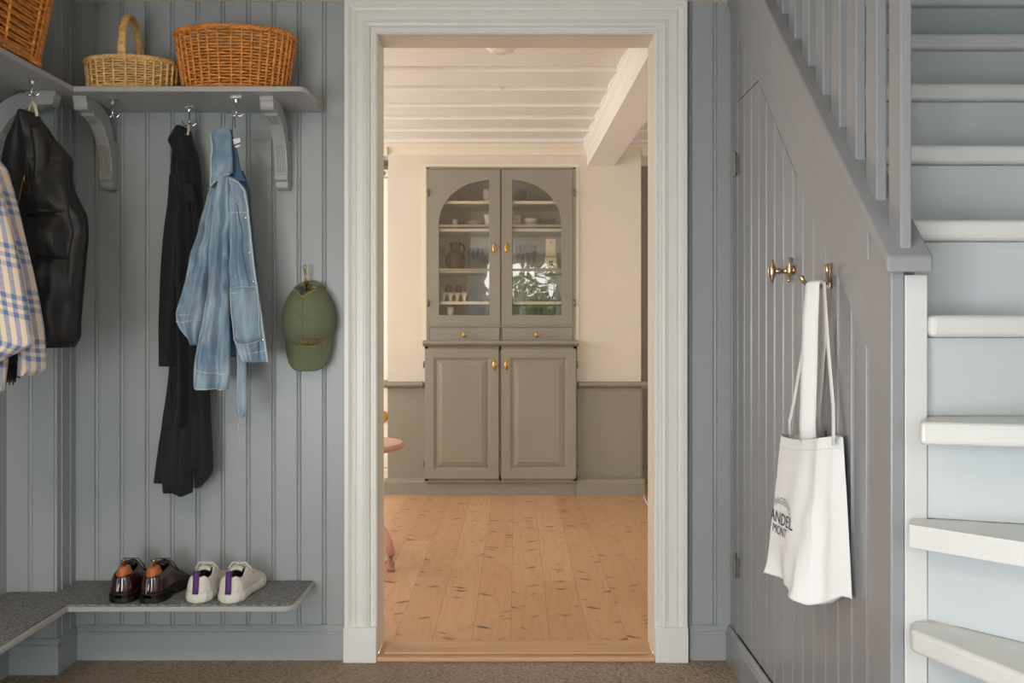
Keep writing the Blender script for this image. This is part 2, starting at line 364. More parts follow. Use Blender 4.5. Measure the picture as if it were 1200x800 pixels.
def drape(name, rows, Y, m, parent, thick=.03, folds=((3, .008, 0, 0),), nu=48, nv=70, seed=0, hem=0, hemfn=None, crumple=.004, back=.012, cf=9):
    """a hanging cloth tube.  rows: (photo y, left, right) measured at distance Y; folds (count, amp, phase, drift)."""
    ts = np.linspace(rows[0][0], rows[-1][0], nv); R = lerp_rows(rows, ts); span = ts[-1]-ts[0]
    def pt(u, k):
        py, a, b = R[k][:3]; v = (py-ts[0])/span
        e = (max(0, 4*u*(1-u)))**.5
        px = a+(b-a)*u; q = P(px, py, Y)
        y = -thick*e
        for c, amp, ph, dr in folds: y -= amp*math.sin(2*PI*(c*u+ph+dr*v))*min(1, e*1.3)*(.35+.65*v)
        y -= crumple*noise.noise(Vector((q.x*cf+seed*7.1, seed*3.3, q.z*cf*.8)))*min(1, e*1.5)*2
        q.y += y
        if hemfn: q.z += hemfn(u)*max(0, (v-.75)/.25)
        return q
    rings = []
    for k in range(nv):
        fr = [pt(i/nu, k) for i in range(nu+1)]
        bk = []
        py, a, b = R[k][:3]
        for i in range(1, nu//2):
            u = 1-i/(nu//2); q = P(a+(b-a)*u, py, Y); q.y += back*(4*u*(1-u))**.5
            if hemfn: q.z += hemfn(u)*max(0, ((py-ts[0])/span-.75)/.25)
            bk.append(q)
        rings.append(fr+bk)
    mb = MB(); mb.loft(rings, True, True)
    o = mb.build(name, m, parent, smooth=True)
    # uv in metres along the cloth
    me = o.data; uvl = me.uv_layers.new(name='UVMap')
    ow = Vector(); p = o
    while p is not None: ow += p.location; p = p.parent
    for lp in me.loops:
        co = me.vertices[lp.vertex_index].co
        wx, wy, wz = co.x+ow.x, co.y+ow.y, co.z+ow.z
        py_ = VY-(wz-H)*F/Y; k_ = min(max(int(round((py_-ts[0])/span*(nv-1))), 0), nv-1)
        u_ = wx-((R[k_][1]+R[k_][2])/2-VX)*Y/F
        uvl.data[lp.index].uv = (u_+(wy-Y)*.5+5, wz+u_*.30)
    def surf(px, py, lift=.002):
        k = int(round((py-ts[0])/span*(nv-1))); k = min(max(k, 0), nv-1); _, a, b = R[k][:3]
        u = min(max((px-a)/(b-a), .02), .98); q = pt(u, k); q.z = P(px, py, Y).z+(q.z-P(px, ts[k], Y).z); q.y -= lift
        return q
    return o, surf
def seam(name, pts, surf, m, parent, r=.0018, dens=8, lift=.001):
    path = []
    for (x0, y0), (x1, y1) in zip(pts, pts[1:]):
        for i in range(dens): t = i/dens; path.append(surf(x0+(x1-x0)*t, y0+(y1-y0)*t, lift))
    path.append(surf(*pts[-1], lift))
    return MB().tube(path, r, 6).build(name, m, parent, smooth=True)

# ================================================================== THE HALL (setting)
WY = 3.07           # face of the boarded wall with the doorway
LX = -1.62; CEIL = 2.19
SP = .084           # board spacing
def bead_profile(a0, a1, phase, depth=.006):
    """offsets (a, d) along a boarded wall: flat board, v-groove, small bead; d>0 is into the wall"""
    pts = [(a0, 0.0)]; k = math.ceil((a0-phase)/SP)
    while phase+k*SP < a1-.004:
        g = phase+k*SP
        for da, dd in ((-.008, 0), (-.0055, depth), (-.0035, depth), (-.0015, .0012), (.0015, .0002), (.0045, .0012), (.0055, depth*.7), (.0075, 0)):
            if a0 < g+da < a1: pts.append((g+da, dd))
        k += 1
    pts.append((a1, 0.0)); return pts
def boards(mb, axis, a0, a1, plane, sign, zb, zt, phase, thick=.02):
    """axis 'x': wall facing -Y at Y=plane; axis 'y': wall facing -X (sign 1) or +X (sign -1) at X=plane"""
    pr = bead_profile(a0, a1, phase); f = lambda q, a: q(a) if callable(q) else q
    def mk(a, d, z): return (a, plane+d*sign, z) if axis == 'x' else (plane+d*sign, a, z)
    ring = []
    rows = [[mk(a, d, f(zb, a)) for a, d in pr], [mk(a, d, f(zt, a)) for a, d in pr]]
    back = [[mk(a, thick, f(zb, a)) for a, d in pr], [mk(a, thick, f(zt, a)) for a, d in pr]]
    V = [[mb.bm.verts.new(p) for p in r] for r in rows+back]
    for i in range(len(pr)-1):
        mb.bm.faces.new((V[0][i], V[0][i+1], V[1][i+1], V[1][i])); mb.bm.faces.new((V[2][i+1], V[2][i], V[3][i], V[3][i+1]))
        mb.bm.faces.new((V[1][i], V[1][i+1], V[3][i+1], V[3][i])); mb.bm.faces.new((V[2][i], V[2][i+1], V[0][i+1], V[0][i]))
    mb.bm.faces.new((V[0][0], V[1][0], V[3][0], V[2][0])); mb.bm.faces.new((V[1][-1], V[0][-1], V[2][-1], V[3][-1]))
    return mb

DL, DR, DT = -.459, .456, 2.066        # the door opening
mb = MB()
boards(mb, 'x', -1.47, DL-.02, WY, 1, 0, CEIL+.02, -.637)
boards(mb, 'x', DR+.02, .715, WY, 1, 0, CEIL+.02, .660)
boards(mb, 'x', DL-.02, DR+.02, WY, 1, DT+.02, CEIL+.02, -.637)
mb.box(-1.8, DL-.02, WY+.02, WY+.12, 0, 2.35); mb.box(DR+.02, .76, WY+.02, WY+.12, 0, 2.35); mb.box(DL-.02, DR+.02, WY+.02, WY+.12, DT+.02, 2.35)
struct(mb.build('wall_back', M['hall']))
# the boxed-in pillar in the left corner
mb = MB(); boards(mb, 'x', -1.64, -1.485, 2.94, 1, 0, CEIL+.02, -1.545); mb.box(-1.485, -1.47, 2.94, 2.955, 0, CEIL+.02)
mb.box(-1.476, -1.462, 2.945, 3.07, 0, CEIL+.02)
for yy in (2.972, 3.03): mb.box(-1.464, -1.459, yy, yy+.006, 0, CEIL)
struct(mb.build('wall_pillar', M['hall'], bevel=.002))
mb = MB(); boards(mb, 'y', -1.6, 2.95, LX, -1, 0, CEIL+.02, .02); struct(mb.build('wall_left', M['hall']))
# wall behind the camera with the glazed entrance opening and side openings added to let light in
mb = MB(); Yf = -1.6
for a in ((-1.7, -.50, 1.02, 2.35), (-1.7, -.50, 0, .16), (-1.7, -1.55, .16, 1.02), (-.55, -.5, .16, 1.02), (-.50, .66, 2.08, 2.35), (.66, .86, 0, 2.35), (.86, 1.75, 0, .55), (.86, 1.75, 1.95, 2.35), (1.75, 1.9, 0, 2.35)): mb.box(a[0], a[1], Yf-.1, Yf, a[2], a[3])
struct(mb.build('wall_front', M['hall']))
mb = MB(); mb.box(-.50, .66, Yf-.06, Yf-.02, 0, .62)
for x in (-.50, .06, .60): mb.box(x, x+.06, Yf-.06, Yf-.02, .62, 2.08)
mb.box(-.5, .66, Yf-.06, Yf-.02, 2.02, 2.08); mb.box(-.5, .66, Yf-.055, Yf-.025, 1.52, 1.55)
d1 = struct(mb.build('door_1', M['white'])); 
# ceiling and its thin white strip, floor
struct(MB().box(-1.75, .70, -1.7, 3.2, CEIL, CEIL+.05).build('ceiling', M['cream_trim']))
mb = MB(); mb.box(-1.47, .70, WY-.018, WY, CEIL-.012, CEIL); struct(mb.build('trim_ceiling', M['cream_trim']))
struct(MB().box(-1.75, 1.85, -1.7, 3.12, -.02, 0).build('floor', M['sisal']))
# skirting boards: plinth with a moulded cap
SK = [(0, 0), (.016, 0), (.016, .084), (.019, .086), (.019, .092), (.013, .097), (.013, .102), (.008, .109), (.004, .113), (0, .113)]
def skirt_x(mb, x0, x1, yw): mb.prism([(yw-d, z) for d, z in SK], 'x', x0, x1)
def skirt_y(mb, y0, y1, xw, s): mb.prism([(xw+s*d, z) for d, z in SK], 'y', y0, y1)
mb = MB(); skirt_x(mb, -1.45, -.56, WY); struct(mb.build('baseboard_back_left', M['hall']))
mb = MB(); skirt_x(mb, .573, .70, WY); struct(mb.build('baseboard_back_right', M['hall']))
mb = MB(); skirt_x(mb, -1.62, -1.448, 2.94); skirt_y(mb, 2.926, WY, -1.467, 1); struct(mb.build('baseboard_pillar', M['hall']))
mb = MB(); skirt_y(mb, -1.5, 2.93, LX, 1); struct(mb.build('baseboard_left', M['hall']))
mb = MB(); skirt_y(mb, 1.815, WY, .708, -1); struct(mb.build('baseboard_right', M['closet']))

# door surround: moulded casing, plinth blocks, linings, threshold
CP = [(0, 0), (0, .019), (.004, .024), (.010, .024), (.013, .020), (.017, .020), (.021, .030), (.029, .034), (.033, .029), (.036, .029), (.040, .026), (.058, .026),
      (.061, .030), (.064, .030), (.068, .026), (.072, .028), (.080, .036), (.092, .036), (.092, 0)]   # (across from the opening, proud of the wall)
def casing(mb):
    x0, x1, zt = DL, DR, DT; k = .105/.092
    def ring(side, z=None):
        out = []
        for c, d in CP:
            c *= k
            if side == 'L': out.append((x0-c, WY-d, z))
            elif side == 'LT': out.append((x0-c, WY-d, zt+c))
            elif side == 'RT': out.append((x1+c, WY-d, zt+c))
            else: out.append((x1+c, WY-d, z))
        return out
    mb.loft([ring('L', .115), ring('LT'), ring('RT'), ring('R', .115)], True, True)
mb = MB(); casing(mb); struct(mb.build('trim_door_casing', M['white']))
mb = MB(); mb.box(DL-.108, DL, WY-.042, WY, 0, .115); mb.box(DR, DR+.108, WY-.042, WY, 0, .115); struct(mb.build('trim_plinth_blocks', M['white'], bevel=.002))
mb = MB(); mb.box(DL-.02, DL, WY-.002, WY+.135, .014, DT+.02); mb.box(DR, DR+.02, WY-.002, WY+.135, .014, DT+.02); mb.box(DL, DR, WY-.002, WY+.135, DT, DT+.02)
struct(mb.build('trim_door_lining', M['cream_trim']))
mb = MB(); mb.box(DL, DR, 3.035, 3.205, 0, .016); mb.box(DL+.02, DR-.02, 3.06, 3.10, .016, .024); struct(mb.build('trim_threshold', M['sill'], bevel=.004))

# ---------------------------------------------------------------- wall under the stairs with its closet door
lA = lambda y: 1.064+.906*(y-1.8545)
lB = lambda y: 1.148+.912*(y-1.811)
lC = lambda y: lB(y)+.092
lT = lambda y: 1.228+.908*(y-1.677)       # top of the capping
RX = .71; d0, d1_ = 2.345, 2.975
dtop = lambda y: min(1.82, 1.4776+.91*(y-2.339))
PH = 1.786+.0005
mb = MB()
boards(mb, 'y', 1.80, d0-.003, RX, 1, 0, lambda y: lA(y)+.03, PH)
boards(mb, 'y', d1_+.003, 3.09, RX, 1, 0, lambda y: min(lA(y)+.03, 2.25), PH)
# strip over the door, split where its line breaks
for a, b in ((d0-.003, 2.715), (2.715, d1_+.003)): boards(mb, 'y', a, b, RX, 1, lambda y: dtop(y)+.004, lambda y: lA(y)+.03, PH)
mb.prism([(1.76, 0), (3.09, 0), (3.09, lA(3.09)), (1.76, lA(1.76))], 'x', RX+.022, RX+.035)
struct(mb.build('wall_right', M['closet']))
cd_ = MB()
boards(cd_, 'y', d0, 2.715, RX, 1, .118, dtop, PH, .018); boards(cd_, 'y', 2.715, d1_, RX, 1, .118, dtop, PH, .018)
door2 = struct(cd_.build('door_2', M['closet']))
for z in (.33, 1.62):
    mb = MB(); mb.tube([(.703, 2.978, z-.035), (.703, 2.978, z+.035)], .006, 8); mb.box(.704, .709, 2.945, 2.978, z-.028, z+.028); mb.box(.704, .709, 2.978, 3.0, z-.022, z+.022)
    mb.sphere((.703, 2.978, z+.038), .007, 8); mb.build('hinge', M['darkiron'], door2, smooth=False)
# door knob: rose, spindle, upright oval grip, and the small turn catch beside it
ky, kz = 2.405, 1.245
mb = MB(); mb.lathe([(.0, 0), (.017, -.001), (.016, -.005), (.008, -.008), (.006, -.02), (.009, -.026), (.007, -.032), (.006, -.040), (.0, -.042)], (RX, ky, kz), 'x', 14)
mb.lathe([(.0, -.031), (.005, -.028), (.006, -.02), (.009, -.012), (.011, 0), (.009, .012), (.006, .02), (.005, .028), (.0, .031)], (RX-.045, ky, kz), 'z', 14)
mb.build('knob', M['bronze'], door2, smooth=True)
mb = MB(); mb.lathe([(0, 0), (.012, -.001), (.011, -.006), (0, -.008)], (RX, 2.362, kz), 'x', 14); mb.tube([(RX-.01, 2.362, kz+.032), (RX-.012, 2.362, kz+.015), (RX-.012, 2.362, kz), (RX-.012, 2.362, kz-.022)], [.006, .004, .005, .004], 8)
mb.sphere((RX-.014, 2.362, kz-.026), .006, 8); mb.build('catch', M['bronze'], door2, smooth=True)

# stair string: stepped boards following the pitch, corner board, core
yA, yZ = 1.811, 3.068
mb = MB(); mb.prism([(yA, lA(yA)), (yZ, lA(yZ)), (yZ, lB(yZ)), (yA, lB(yA))], 'x', .700, .725)
mb.prism([(yA, lB(yA)-.006), (yZ, lB(yZ)-.006), (yZ, lC(yZ)), (yA, lC(yA))], 'x', .692, .725)
mb.prism([(1.805, lC(1.805)-.004), (yZ, lC(yZ)-.004), (yZ, lT(yZ)-.03), (1.805, lT(1.805)-.03)], 'x', .684, .7145)
mb.prism([(1.75, lC(1.75)-.02), (yZ, lC(yZ)-.02), (yZ, lT(yZ)-.03), (1.75, lT(1.75)-.03)], 'x', .7145, .755)
struct(mb.build('trim_stair_string', M['closet'], bevel=.004))
mb = MB(); mb.prism([(1.702, 0), (1.811, 0), (1.811, lT(1.811)-.0305), (1.702, lT(1.702)-.0305)], 'x', .689, .715)
struct(mb.build('trim_stair_corner', M['closet'], bevel=.003))
mb = MB(); mb.prism([(1.76, 0), (3.06, 0), (3.06, lC(3.06)), (1.76, lC(1.76))], 'x', .746, .756); struct(mb.build('wall_stair_side', M['riser']))
# stairwell enclosure
struct(MB().box(1.87, 1.92, -1.6, 3.2, 0, 4.2).build('wall_stairwell', M['closet']))
mb = MB(); mb.box(.76, 1.85, 3.13, 3.19, 2.40, 4.2); mb.box(.70, .72, -1.6, 3.09, CEIL+.05, 4.2); mb.box(.70, 1.85, -1.65, -1.6, 2.35, 4.2); mb.box(.7, 1.85, -1.6, 3.9, 4.2, 4.25)
mb.box(.70, 1.92, -1.6, 1.35, 2.19, 2.30)
struct(mb.build('ceiling_stairwell', M['closet']))

# staircase
st = thing('staircase', 'white painted staircase with curved lower treads rising on the right', 'staircase', (.76, 1.7, 0))
RS = .187
def nose(poly, z, th=.041):
    return MB().prism(poly, 'z', z-th, z)
noses = {6: 1.69, 7: 1.795, 8: 2.005, 9: 2.205, 10: 2.42, 11: 2.63, 12: 2.84, 13: 3.05}
for k in range(6, 13):
    y = noses[k]; z = k*RS; yb = noses[k+1]+.04
    nose([(.758, y), (1.79, y), (1.79, yb), (.758, yb)], z).build('tread', M['stair'], st, bevel=.011, seg=3)
    MB().box(.758, 1.79, y+.026, y+.044, z-RS+.001, z-.042).build('riser', M['riser'], st)
wind = {5: ((.703, 1.611), (1.79, 1.322), [(1.79, 1.75), (.759, 1.73), (.759, 1.698), (.742, 1.698)]),
        4: ((.701, 1.650), (1.50, .813), [(1.79, .813), (1.79, 1.66), (.759, 1.70), (.759, 1.698), (.723, 1.698)]),
        3: ((.703, 1.652), (1.07, .703), [(1.79, .703), (1.79, 1.6), (.76, 1.68), (.759, 1.698), (.723, 1.698)]),
        2: ((.700, 1.655), (.68, .60), [(1.79, .60), (1.79, 1.5), (.76, 1.68), (.757, 1.698), (.700, 1.698)]),
        1: ((.690, 1.660), (.40, .62), [(1.79, .55), (1.79, 1.5), (.76, 1.68), (.757, 1.698), (.690, 1.698)])}
for k, (a, b, rest) in wind.items():
    nose([a, b]+rest, k*RS).build('tread', M['stair'], st, bevel=.012, seg=3)
    A = Vector((.758, 1.703, 0)); B = Vector((b[0]+.028, b[1]+.01, 0)); d = (B-A).normalized(); nn = Vector((-d.y, d.x, 0))
    if nn.dot(Vector((1, 1, 0))) < 0: nn = -nn
    t_ = nn*.018; q = [A.to_2d()[:], B.to_2d()[:], (B+t_).to_2d()[:], (A+t_).to_2d()[:]]
    MB().prism(q, 'z', (k-1)*RS+.001, k*RS-.042).build('riser', M['riser'], st)
MB().box(.7155, .757, 1.702, 1.745, 0, 1.196).build('newel_post', M['stair'], st, bevel=.002)

# capping rail with flat balusters
bal = thing('balustrade', 'grey stair balustrade of flat upright slats on a sloping capping', 'balustrade', (.71, 1.7, 1.23))
mb = MB(); e = 3.062
mb.prism([(1.677, lT(1.677)-.030), (e, lT(e)-.030), (e, lT(e)), (1.677, lT(1.677))], 'x', .672, .757)
mb.build('capping', M['closet'], bal, bevel=.005, seg=3)
for i, y in enumerate([1.695, 1.809, 1.9187, 2.0164, 2.1228, 2.228, 2.339, 2.449, 2.556, 2.663, 2.77, 2.877, 2.984]):
    mb = MB(); mb.prism([(y, lT(y)-.006), (y+.055, lT(y+.055)-.006), (y+.055, lT(y)+1.0), (y, lT(y)+.95)], 'x', .704, .725)
    mb.build('baluster', M['closet'], bal, bevel=.003)
mb = MB(); mb.prism([(1.65, lT(1.65)+.94), (3.06, lT(3.06)+.94), (3.06, lT(3.06)+1.0), (1.65, lT(1.65)+1.0)], 'x', .685, .745); mb.build('handrail', M['closet'], bal, bevel=.01)

# ================================================================== HAT SHELF AND SHOE BENCH (run round the left corner)
shelf = thing('hat_shelf', 'grey painted corner hat shelf on carved brackets', 'shelf', (-1.0, WY, 1.81))
sx = -1.335
def rounded(pts, i, r, n=7):
    a, b, c = (Vector(pts[(i-1) % len(pts)]), Vector(pts[i]), Vector(pts[(i+1) % len(pts)]))
    u = (a-b).normalized(); v = (c-b).normalized(); o = b+(u+v)*r; return [tuple((b+u*r)*(1-t)**2+b*2*t*(1-t)+(b+v*r)*t*t) for t in [k/(n-1) for k in range(n)]]
sp = [(-1.615, -.3), (sx, -.3), (sx, 2.79), (-.637, 2.79), (-.637, 3.068), (-1.455, 3.068), (-1.455, 2.937), (-1.615, 2.937)]
sp = sp[:3]+rounded(sp, 3, .03)+sp[4:]
MB().prism(sp, 'z', 1.81, 1.827).build('board', M['hall_shelf'], shelf, bevel=.004, seg=3)
def bracket_profile(D, Hh):
    # coordinates: d = distance from the wall, h = below the shelf ; curved arm, open inside corner
    out = [(0, Hh), (0, 0.10)]
    out += [(.03, .10)]
    # inner curve up to the front
    for i in range(0, 9):
        a = (i/8)*PI/2; out.append((.040+(D-.095)*(1-math.cos(a)), .10-(.10-.0)*math.sin(a)))
    out += [(D, 0), (D, .012), (D-.006, .020), (D-.006, .034), (D-.012, .042), (D-.052, .042), (D-.058, .050)]
    n = 14; cx, ch = D-.058, Hh-.045
    for i in range(n+1):
        a = (i/n)*PI/2; out.append((.052+(cx-.052)*(1-math.sin(a)), .050+(ch-.050)*(1-math.cos(a))))
    out += [(.058, Hh-.045), (.058, Hh-.028), (.046, Hh-.022), (.046, Hh-.006), (.040, Hh)]
    return out
def bracket(parent, axis, c, wall, sign):
    pr = bracket_profile(.235, .258); mb = MB(); w_ = .021
    if axis == 'x': mb.prism([(wall-d, 1.81-h) for d, h in pr], 'x', c-w_, c+w_)
    else: mb.prism([(wall+d, 1.81-h) for d, h in pr], 'y', c-w_, c+w_)
    br = mb.build('bracket', M['hall_shelf'], parent, bevel=.002)
    # raised flutes on the front of the arm
    D, Hh = .235, .258; cx, ch = D-.058, Hh-.045
    for (a0, a1) in ((.06, .26), (.62, .97)):
        mb = MB()
        for off in (-.012, -.004, .004, .012):
            path = []
            for i in range(9):
                a = (a0+(a1-a0)*i/8)*PI/2; d = .052+(cx-.052)*(1-math.sin(a)); h = .050+(ch-.050)*(1-math.cos(a))
                path.append((c+off, wall-d-.0005, 1.81-h-.0005) if axis == 'x' else (wall+d+.0005, c+off, 1.81-h-.0005))
            mb.tube(path, .0028, 6)
        mb.build('fluting', M['hall_shelf'], br, smooth=True)
bracket(shelf, 'x', -1.339, WY, 1); bracket(shelf, 'x', -.767, WY, 1); bracket(shelf, 'y', 2.80, LX, 1); bracket(shelf, 'y', 1.9, LX, 1)

bench = thing('shoe_bench', 'grey wall-hung corner bench topped with grey felt carpet', 'bench', (-1.0, WY, .24))
bx = -1.352
bp_ = [(-1.615, -.3), (bx, -.3), (bx, 2.79), (-.668, 2.79), (-.668, 3.068), (-1.455, 3.068), (-1.455, 2.937), (-1.615, 2.937)]
b2 = bp_[:3]+rounded(bp_, 3, .05)+bp_[4:]
MB().prism(b2, 'z', .240, .256).build('board', M['hall_shelf'], bench, bevel=.003)
b3 = [(-1.612, -.3), (bx-.010, -.3), (bx-.010, 2.799), (-.678, 2.799), (-.678, 3.066), (-1.455, 3.066), (-1.455, 2.935), (-1.612, 2.935)]
b3 = b3[:3]+rounded(b3, 3, .045)+b3[4:]
MB().prism(b3, 'z', .256, .2605).build('carpet', M['felt'], bench, bevel=.002)
for xx in (-1.2, -.8):
    MB().prism([(3.068, .24), (3.068, .16), (2.95, .24)], 'x', xx-.01, xx+.01).build('support', M['hall_shelf'], bench)

# ================================================================== BASKETS
def basket(name, label, cx, cy, z0, bot, top, h, rows, stakes, sq, m, handle=False, rim=.008, group=None, strand=None):
    t = thing(name, label, 'basket', (cx, cy, z0), group)
    def pt(th, f, off=0):
        rx = bot[0]+(top[0]-bot[0])*f+off; ry = bot[1]+(top[1]-bot[1])*f+off
        c, s = math.cos(th), math.sin(th); e = 2/sq
        return (cx+rx*math.copysign(abs(c)**e, c), cy+ry*math.copysign(abs(s)**e, s))
    rh = h/rows; mb = MB(); rnd = random.Random(len(label))
    N = stakes*3
    for i in range(rows):
        f = (i+.5)/rows; path = []
        for k in range(N):
            th = 2*PI*k/N; o = .0034*math.cos(PI*k/3.0)*(1 if i % 2 else -1)
            x, y = pt(th, f, o); path.append((x, y, z0+h*f+rnd.uniform(-.0005, .0005)))
        mb.tube(path, (rh*.43), 5, closed=True)
    for k in range(stakes):
        th = 2*PI*(k)/stakes
        mb.tube([(*pt(th, f, .0036), z0+h*f) for f in (0, .2, .4, .6, .8, 1)], .0044, 6)
    mb.build('weave', m, t, smooth=True, weld=False)
    mb = MB()
    for ph in (0, 2*PI/3, 4*PI/3):
        path = []; n = 200
        for k in range(n):
            th = 2*PI*k/n; a = ph+th*22; x, y = pt(th, 1, rim*.7*math.cos(a)); path.append((x, y, z0+h+rim*.6*math.sin(a)))
        mb.tube(path, rim*.62, 6, closed=True)
    mb.build('rim', m, t, smooth=True, weld=False)
    mb = MB(); mb.loft([[(*pt(2*PI*k/48, 0, -.004), z0+.004) for k in range(48)], [(*pt(2*PI*k/48, 0, -.004), z0+.012) for k in range(48)]]); 
    for ph in (0, PI):
        path = []
        for k in range(200):
            th = 2*PI*k/200; a = ph+th*18; x, y = pt(th, .02, .004+.0035*math.cos(a)); path.append((x, y, z0+.009+.004*math.sin(a)))
        mb.tube(path, .0048, 6, closed=True)
    mb.build('base', m, t, smooth=False, weld=False)
    return t, pt
zs = 1.8275
c1 = (156.5-VX)*2.93/F
b1, pt1 = basket('wicker_basket', 'small honey coloured wicker basket with tall hooped handle on the shelf', c1, 2.925, zs, (.128, .092), (.136, .10), .098, 13, 30, 2.3, M['wicker_l'])
mb = MB()
for ph in (0, 2*PI/3, 4*PI/3):
    path = []; rr = []
    for k in range(61):
        a = PI*k/60; tw = ph+k*.35
        y = 2.925-.099*math.cos(a); z = zs+.095+.155*math.sin(a)**.75; q = .0045
        path.append((c1-.005+.012*math.cos(a)+q*math.cos(tw), y+q*math.sin(tw)*math.sin(a), z+q*math.sin(tw)*math.cos(a))); rr.append(.0105-.003*math.sin(a))
    mb.tube(path, rr, 8)
mb.build('handle', M['wicker_l'], b1, smooth=True)
c2 = (277-VX)*2.93/F
basket('wicker_basket', 'wide orange brown oval wicker basket beside the handled basket', c2, 2.925, zs, (.155, .10), (.182, .118), .185, 20, 38, 2.3, M['wicker_o'])
basket('wicker_basket', 'deep rectangular orange brown wicker basket on the left arm of the shelf', -1.462, 2.40, zs, (.130, .205), (.158, .24), .205, 21, 46, 8, M['wicker_o'])

# ================================================================== COAT HOOKS UNDER THE SHELF
def coat_hook(label, x, y, drop, group='steel double coat hooks under the shelf'):
    t = thing('coat_hook', label, 'hook', (x, y, 1.81), group)
    mb = MB(); mb.box(x-.016, x+.016, y-.007, y+.007, 1.8065, 1.8098); mb.lathe([(0, 0), (.006, -.001), (.007, -.006), (.005, -.014), (.0035, -.016)], (x, y, 1.8075), 'z', 10)
    mb.build('plate', M['steel'], t, smooth=False)
    mb = MB(); zb = 1.81-drop; mb.tube([(x, y, 1.805), (x, y, zb+.016), (x, y, zb+.006)], [.0032, .0030, .0035], 8)
    for s in (-1, 1): mb.tube([(x, y, zb+.010), (x+s*.006, y, zb+.002), (x+s*.013, y, zb+.001), (x+s*.020, y, zb+.006), (x+s*.0235, y, zb+.014)], [.003, .0032, .0028, .0026, .0034], 8)
    mb.build('stem', M['steel'], t, smooth=True)
    return t
coat_hook('empty steel double hook under shelf by left carved bracket', (132-VX)*2.88/F, 2.88, .058)
coat_hook('steel double hook holding the black jacket', (222-VX)*2.985/F, 2.985, .062)
coat_hook('steel double hook holding the light denim jacket', (277-VX)*2.86/F, 2.86, .060)
coat_hook('steel double hook holding the black padded vest', (37-VX)*2.64/F, 2.64, .052)

# ================================================================== BLACK JACKET
Yj = 3.0
jk = thing('black_jacket', 'long black cotton jacket hanging between wall boards and denim jacket', 'jacket', P(219, 150, Yj))
body, sj = drape('body', [(178, 203, 232), (200, 202, 235), (240, 200, 238), (300, 196, 242), (360, 196, 244), (430, 200, 243), (470, 195, 246), (510, 190, 247), (545, 187, 249), (553, 186, 249.5)], Yj, M['black'], jk, thick=.05,
             folds=((2.3, .018, .1, .2), (4.2, .009, .5, -.3)), seed=1, crumple=.010, cf=14)
drape('sleeve', [(205, 199, 212), (240, 196, 216), (270, 192, 215), (300, 189, 213), (340, 187, 211), (390, 186, 209), (429, 186, 206)], Yj-.035, M['black'], jk, thick=.022, folds=((1.2, .005, .3, .3),), seed=2, nu=20)
drape('collar', [(150, 209, 219), (153, 206, 223), (158, 202, 225), (166, 198, 227), (172, 201, 229), (182, 204, 231), (192, 204, 233)], Yj-.012, M['black'], jk, thick=.045, folds=((1.3, .006, .2, .3),), seed=3, nu=24, nv=30)
drape('hem_panel', [(500, 191, 226), (540, 189, 226.5), (560, 190, 226.5), (578, 191.5, 226)], Yj-.045, M['black'], jk, thick=.022, folds=((1.4, .007, .1, .2), (3, .003, .2, 0)), seed=4, nu=30, nv=24, hemfn=lambda u: .006*math.sin(7*u))
drape('hem_panel', [(446, 200, 206), (470, 196, 206), (510, 189, 205), (545, 183.5, 201), (565, 181, 196)], Yj-.008, M['black'], jk, thick=.03, folds=((1.1, .004, .1, .2),), seed=5, nu=20, nv=24)
drape('hem_panel', [(450, 226, 246), (500, 227, 248), (530, 227, 249.5), (552, 228, 250), (570, 228, 236)], Yj-.02, M['black'], jk, thick=.03, folds=((1.1, .006, .4, .2),), seed=6, nu=20, nv=24)
drape('pocket_flap', [(214, 210, 226), (222, 211, 228), (236, 218, 231)], Yj-.055, M['black'], jk, thick=.012, folds=((1, .002, 0, 0),), nu=16, nv=10)
mb = MB(); a = P(217.5, 158, Yj-.05); 
mb.tube([a+Vector((-.004, 0, 0)), P(216, 148, Yj-.03), P(219, 144.5, Yj-.015), P(221.5, 148, Yj-.03), a+Vector((.007, 0, 0))], [(.0012, .004)]*5, 8); mb.build('hanger_loop', M['loop'], jk, smooth=True, bevel=0)

# ================================================================== DENIM JACKET
Yd = 2.90
dj = thing('denim_jacket', 'light blue washed denim jacket hanging by its tape loop', 'jacket', P(272, 152, Yd))
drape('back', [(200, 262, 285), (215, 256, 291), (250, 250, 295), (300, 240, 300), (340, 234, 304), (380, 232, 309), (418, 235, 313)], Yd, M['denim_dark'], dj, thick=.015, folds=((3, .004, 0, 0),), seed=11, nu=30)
s1, f1 = drape('sleeve', [(216, 250, 258), (240, 242, 256), (270, 233, 252), (300, 225, 249), (330, 218, 246), (355, 211, 243), (376, 207.5, 240), (386, 212, 238), (398, 222, 236), (404, 228, 235)], Yd-.035, M['denim'], dj, thick=.035,
             folds=((1.3, .020, .1, .35), (3.1, .009, .2, .3)), seed=12, nu=40, crumple=.012, cf=22)
seam('cuff_seam', [(208, 377), (218, 378), (230, 376), (240, 374)], f1, M['seam'], dj, .0022)
seam('cuff_seam', [(212, 369), (225, 369.5), (240, 366)], f1, M['seam'], dj, .0012)
s2, f2 = drape('sleeve', [(206, 256, 270), (225, 251, 270), (255, 249, 270), (290, 246, 268), (330, 244, 269), (370, 238, 269), (405, 231, 270), (432, 227, 270), (456, 226.5, 268)], Yd-.065, M['denim'], dj, thick=.035,
             folds=((1.4, .020, .55, .25), (3.3, .008, .1, .5)), seed=13, nu=44, crumple=.012, cf=24)
seam('cuff_seam', [(227, 433), (240, 434), (255, 437), (269, 439)], f2, M['seam'], dj, .0020)
seam('cuff_seam', [(227.5, 454), (245, 455), (267, 455.5)], f2, M['seam'], dj, .0018)
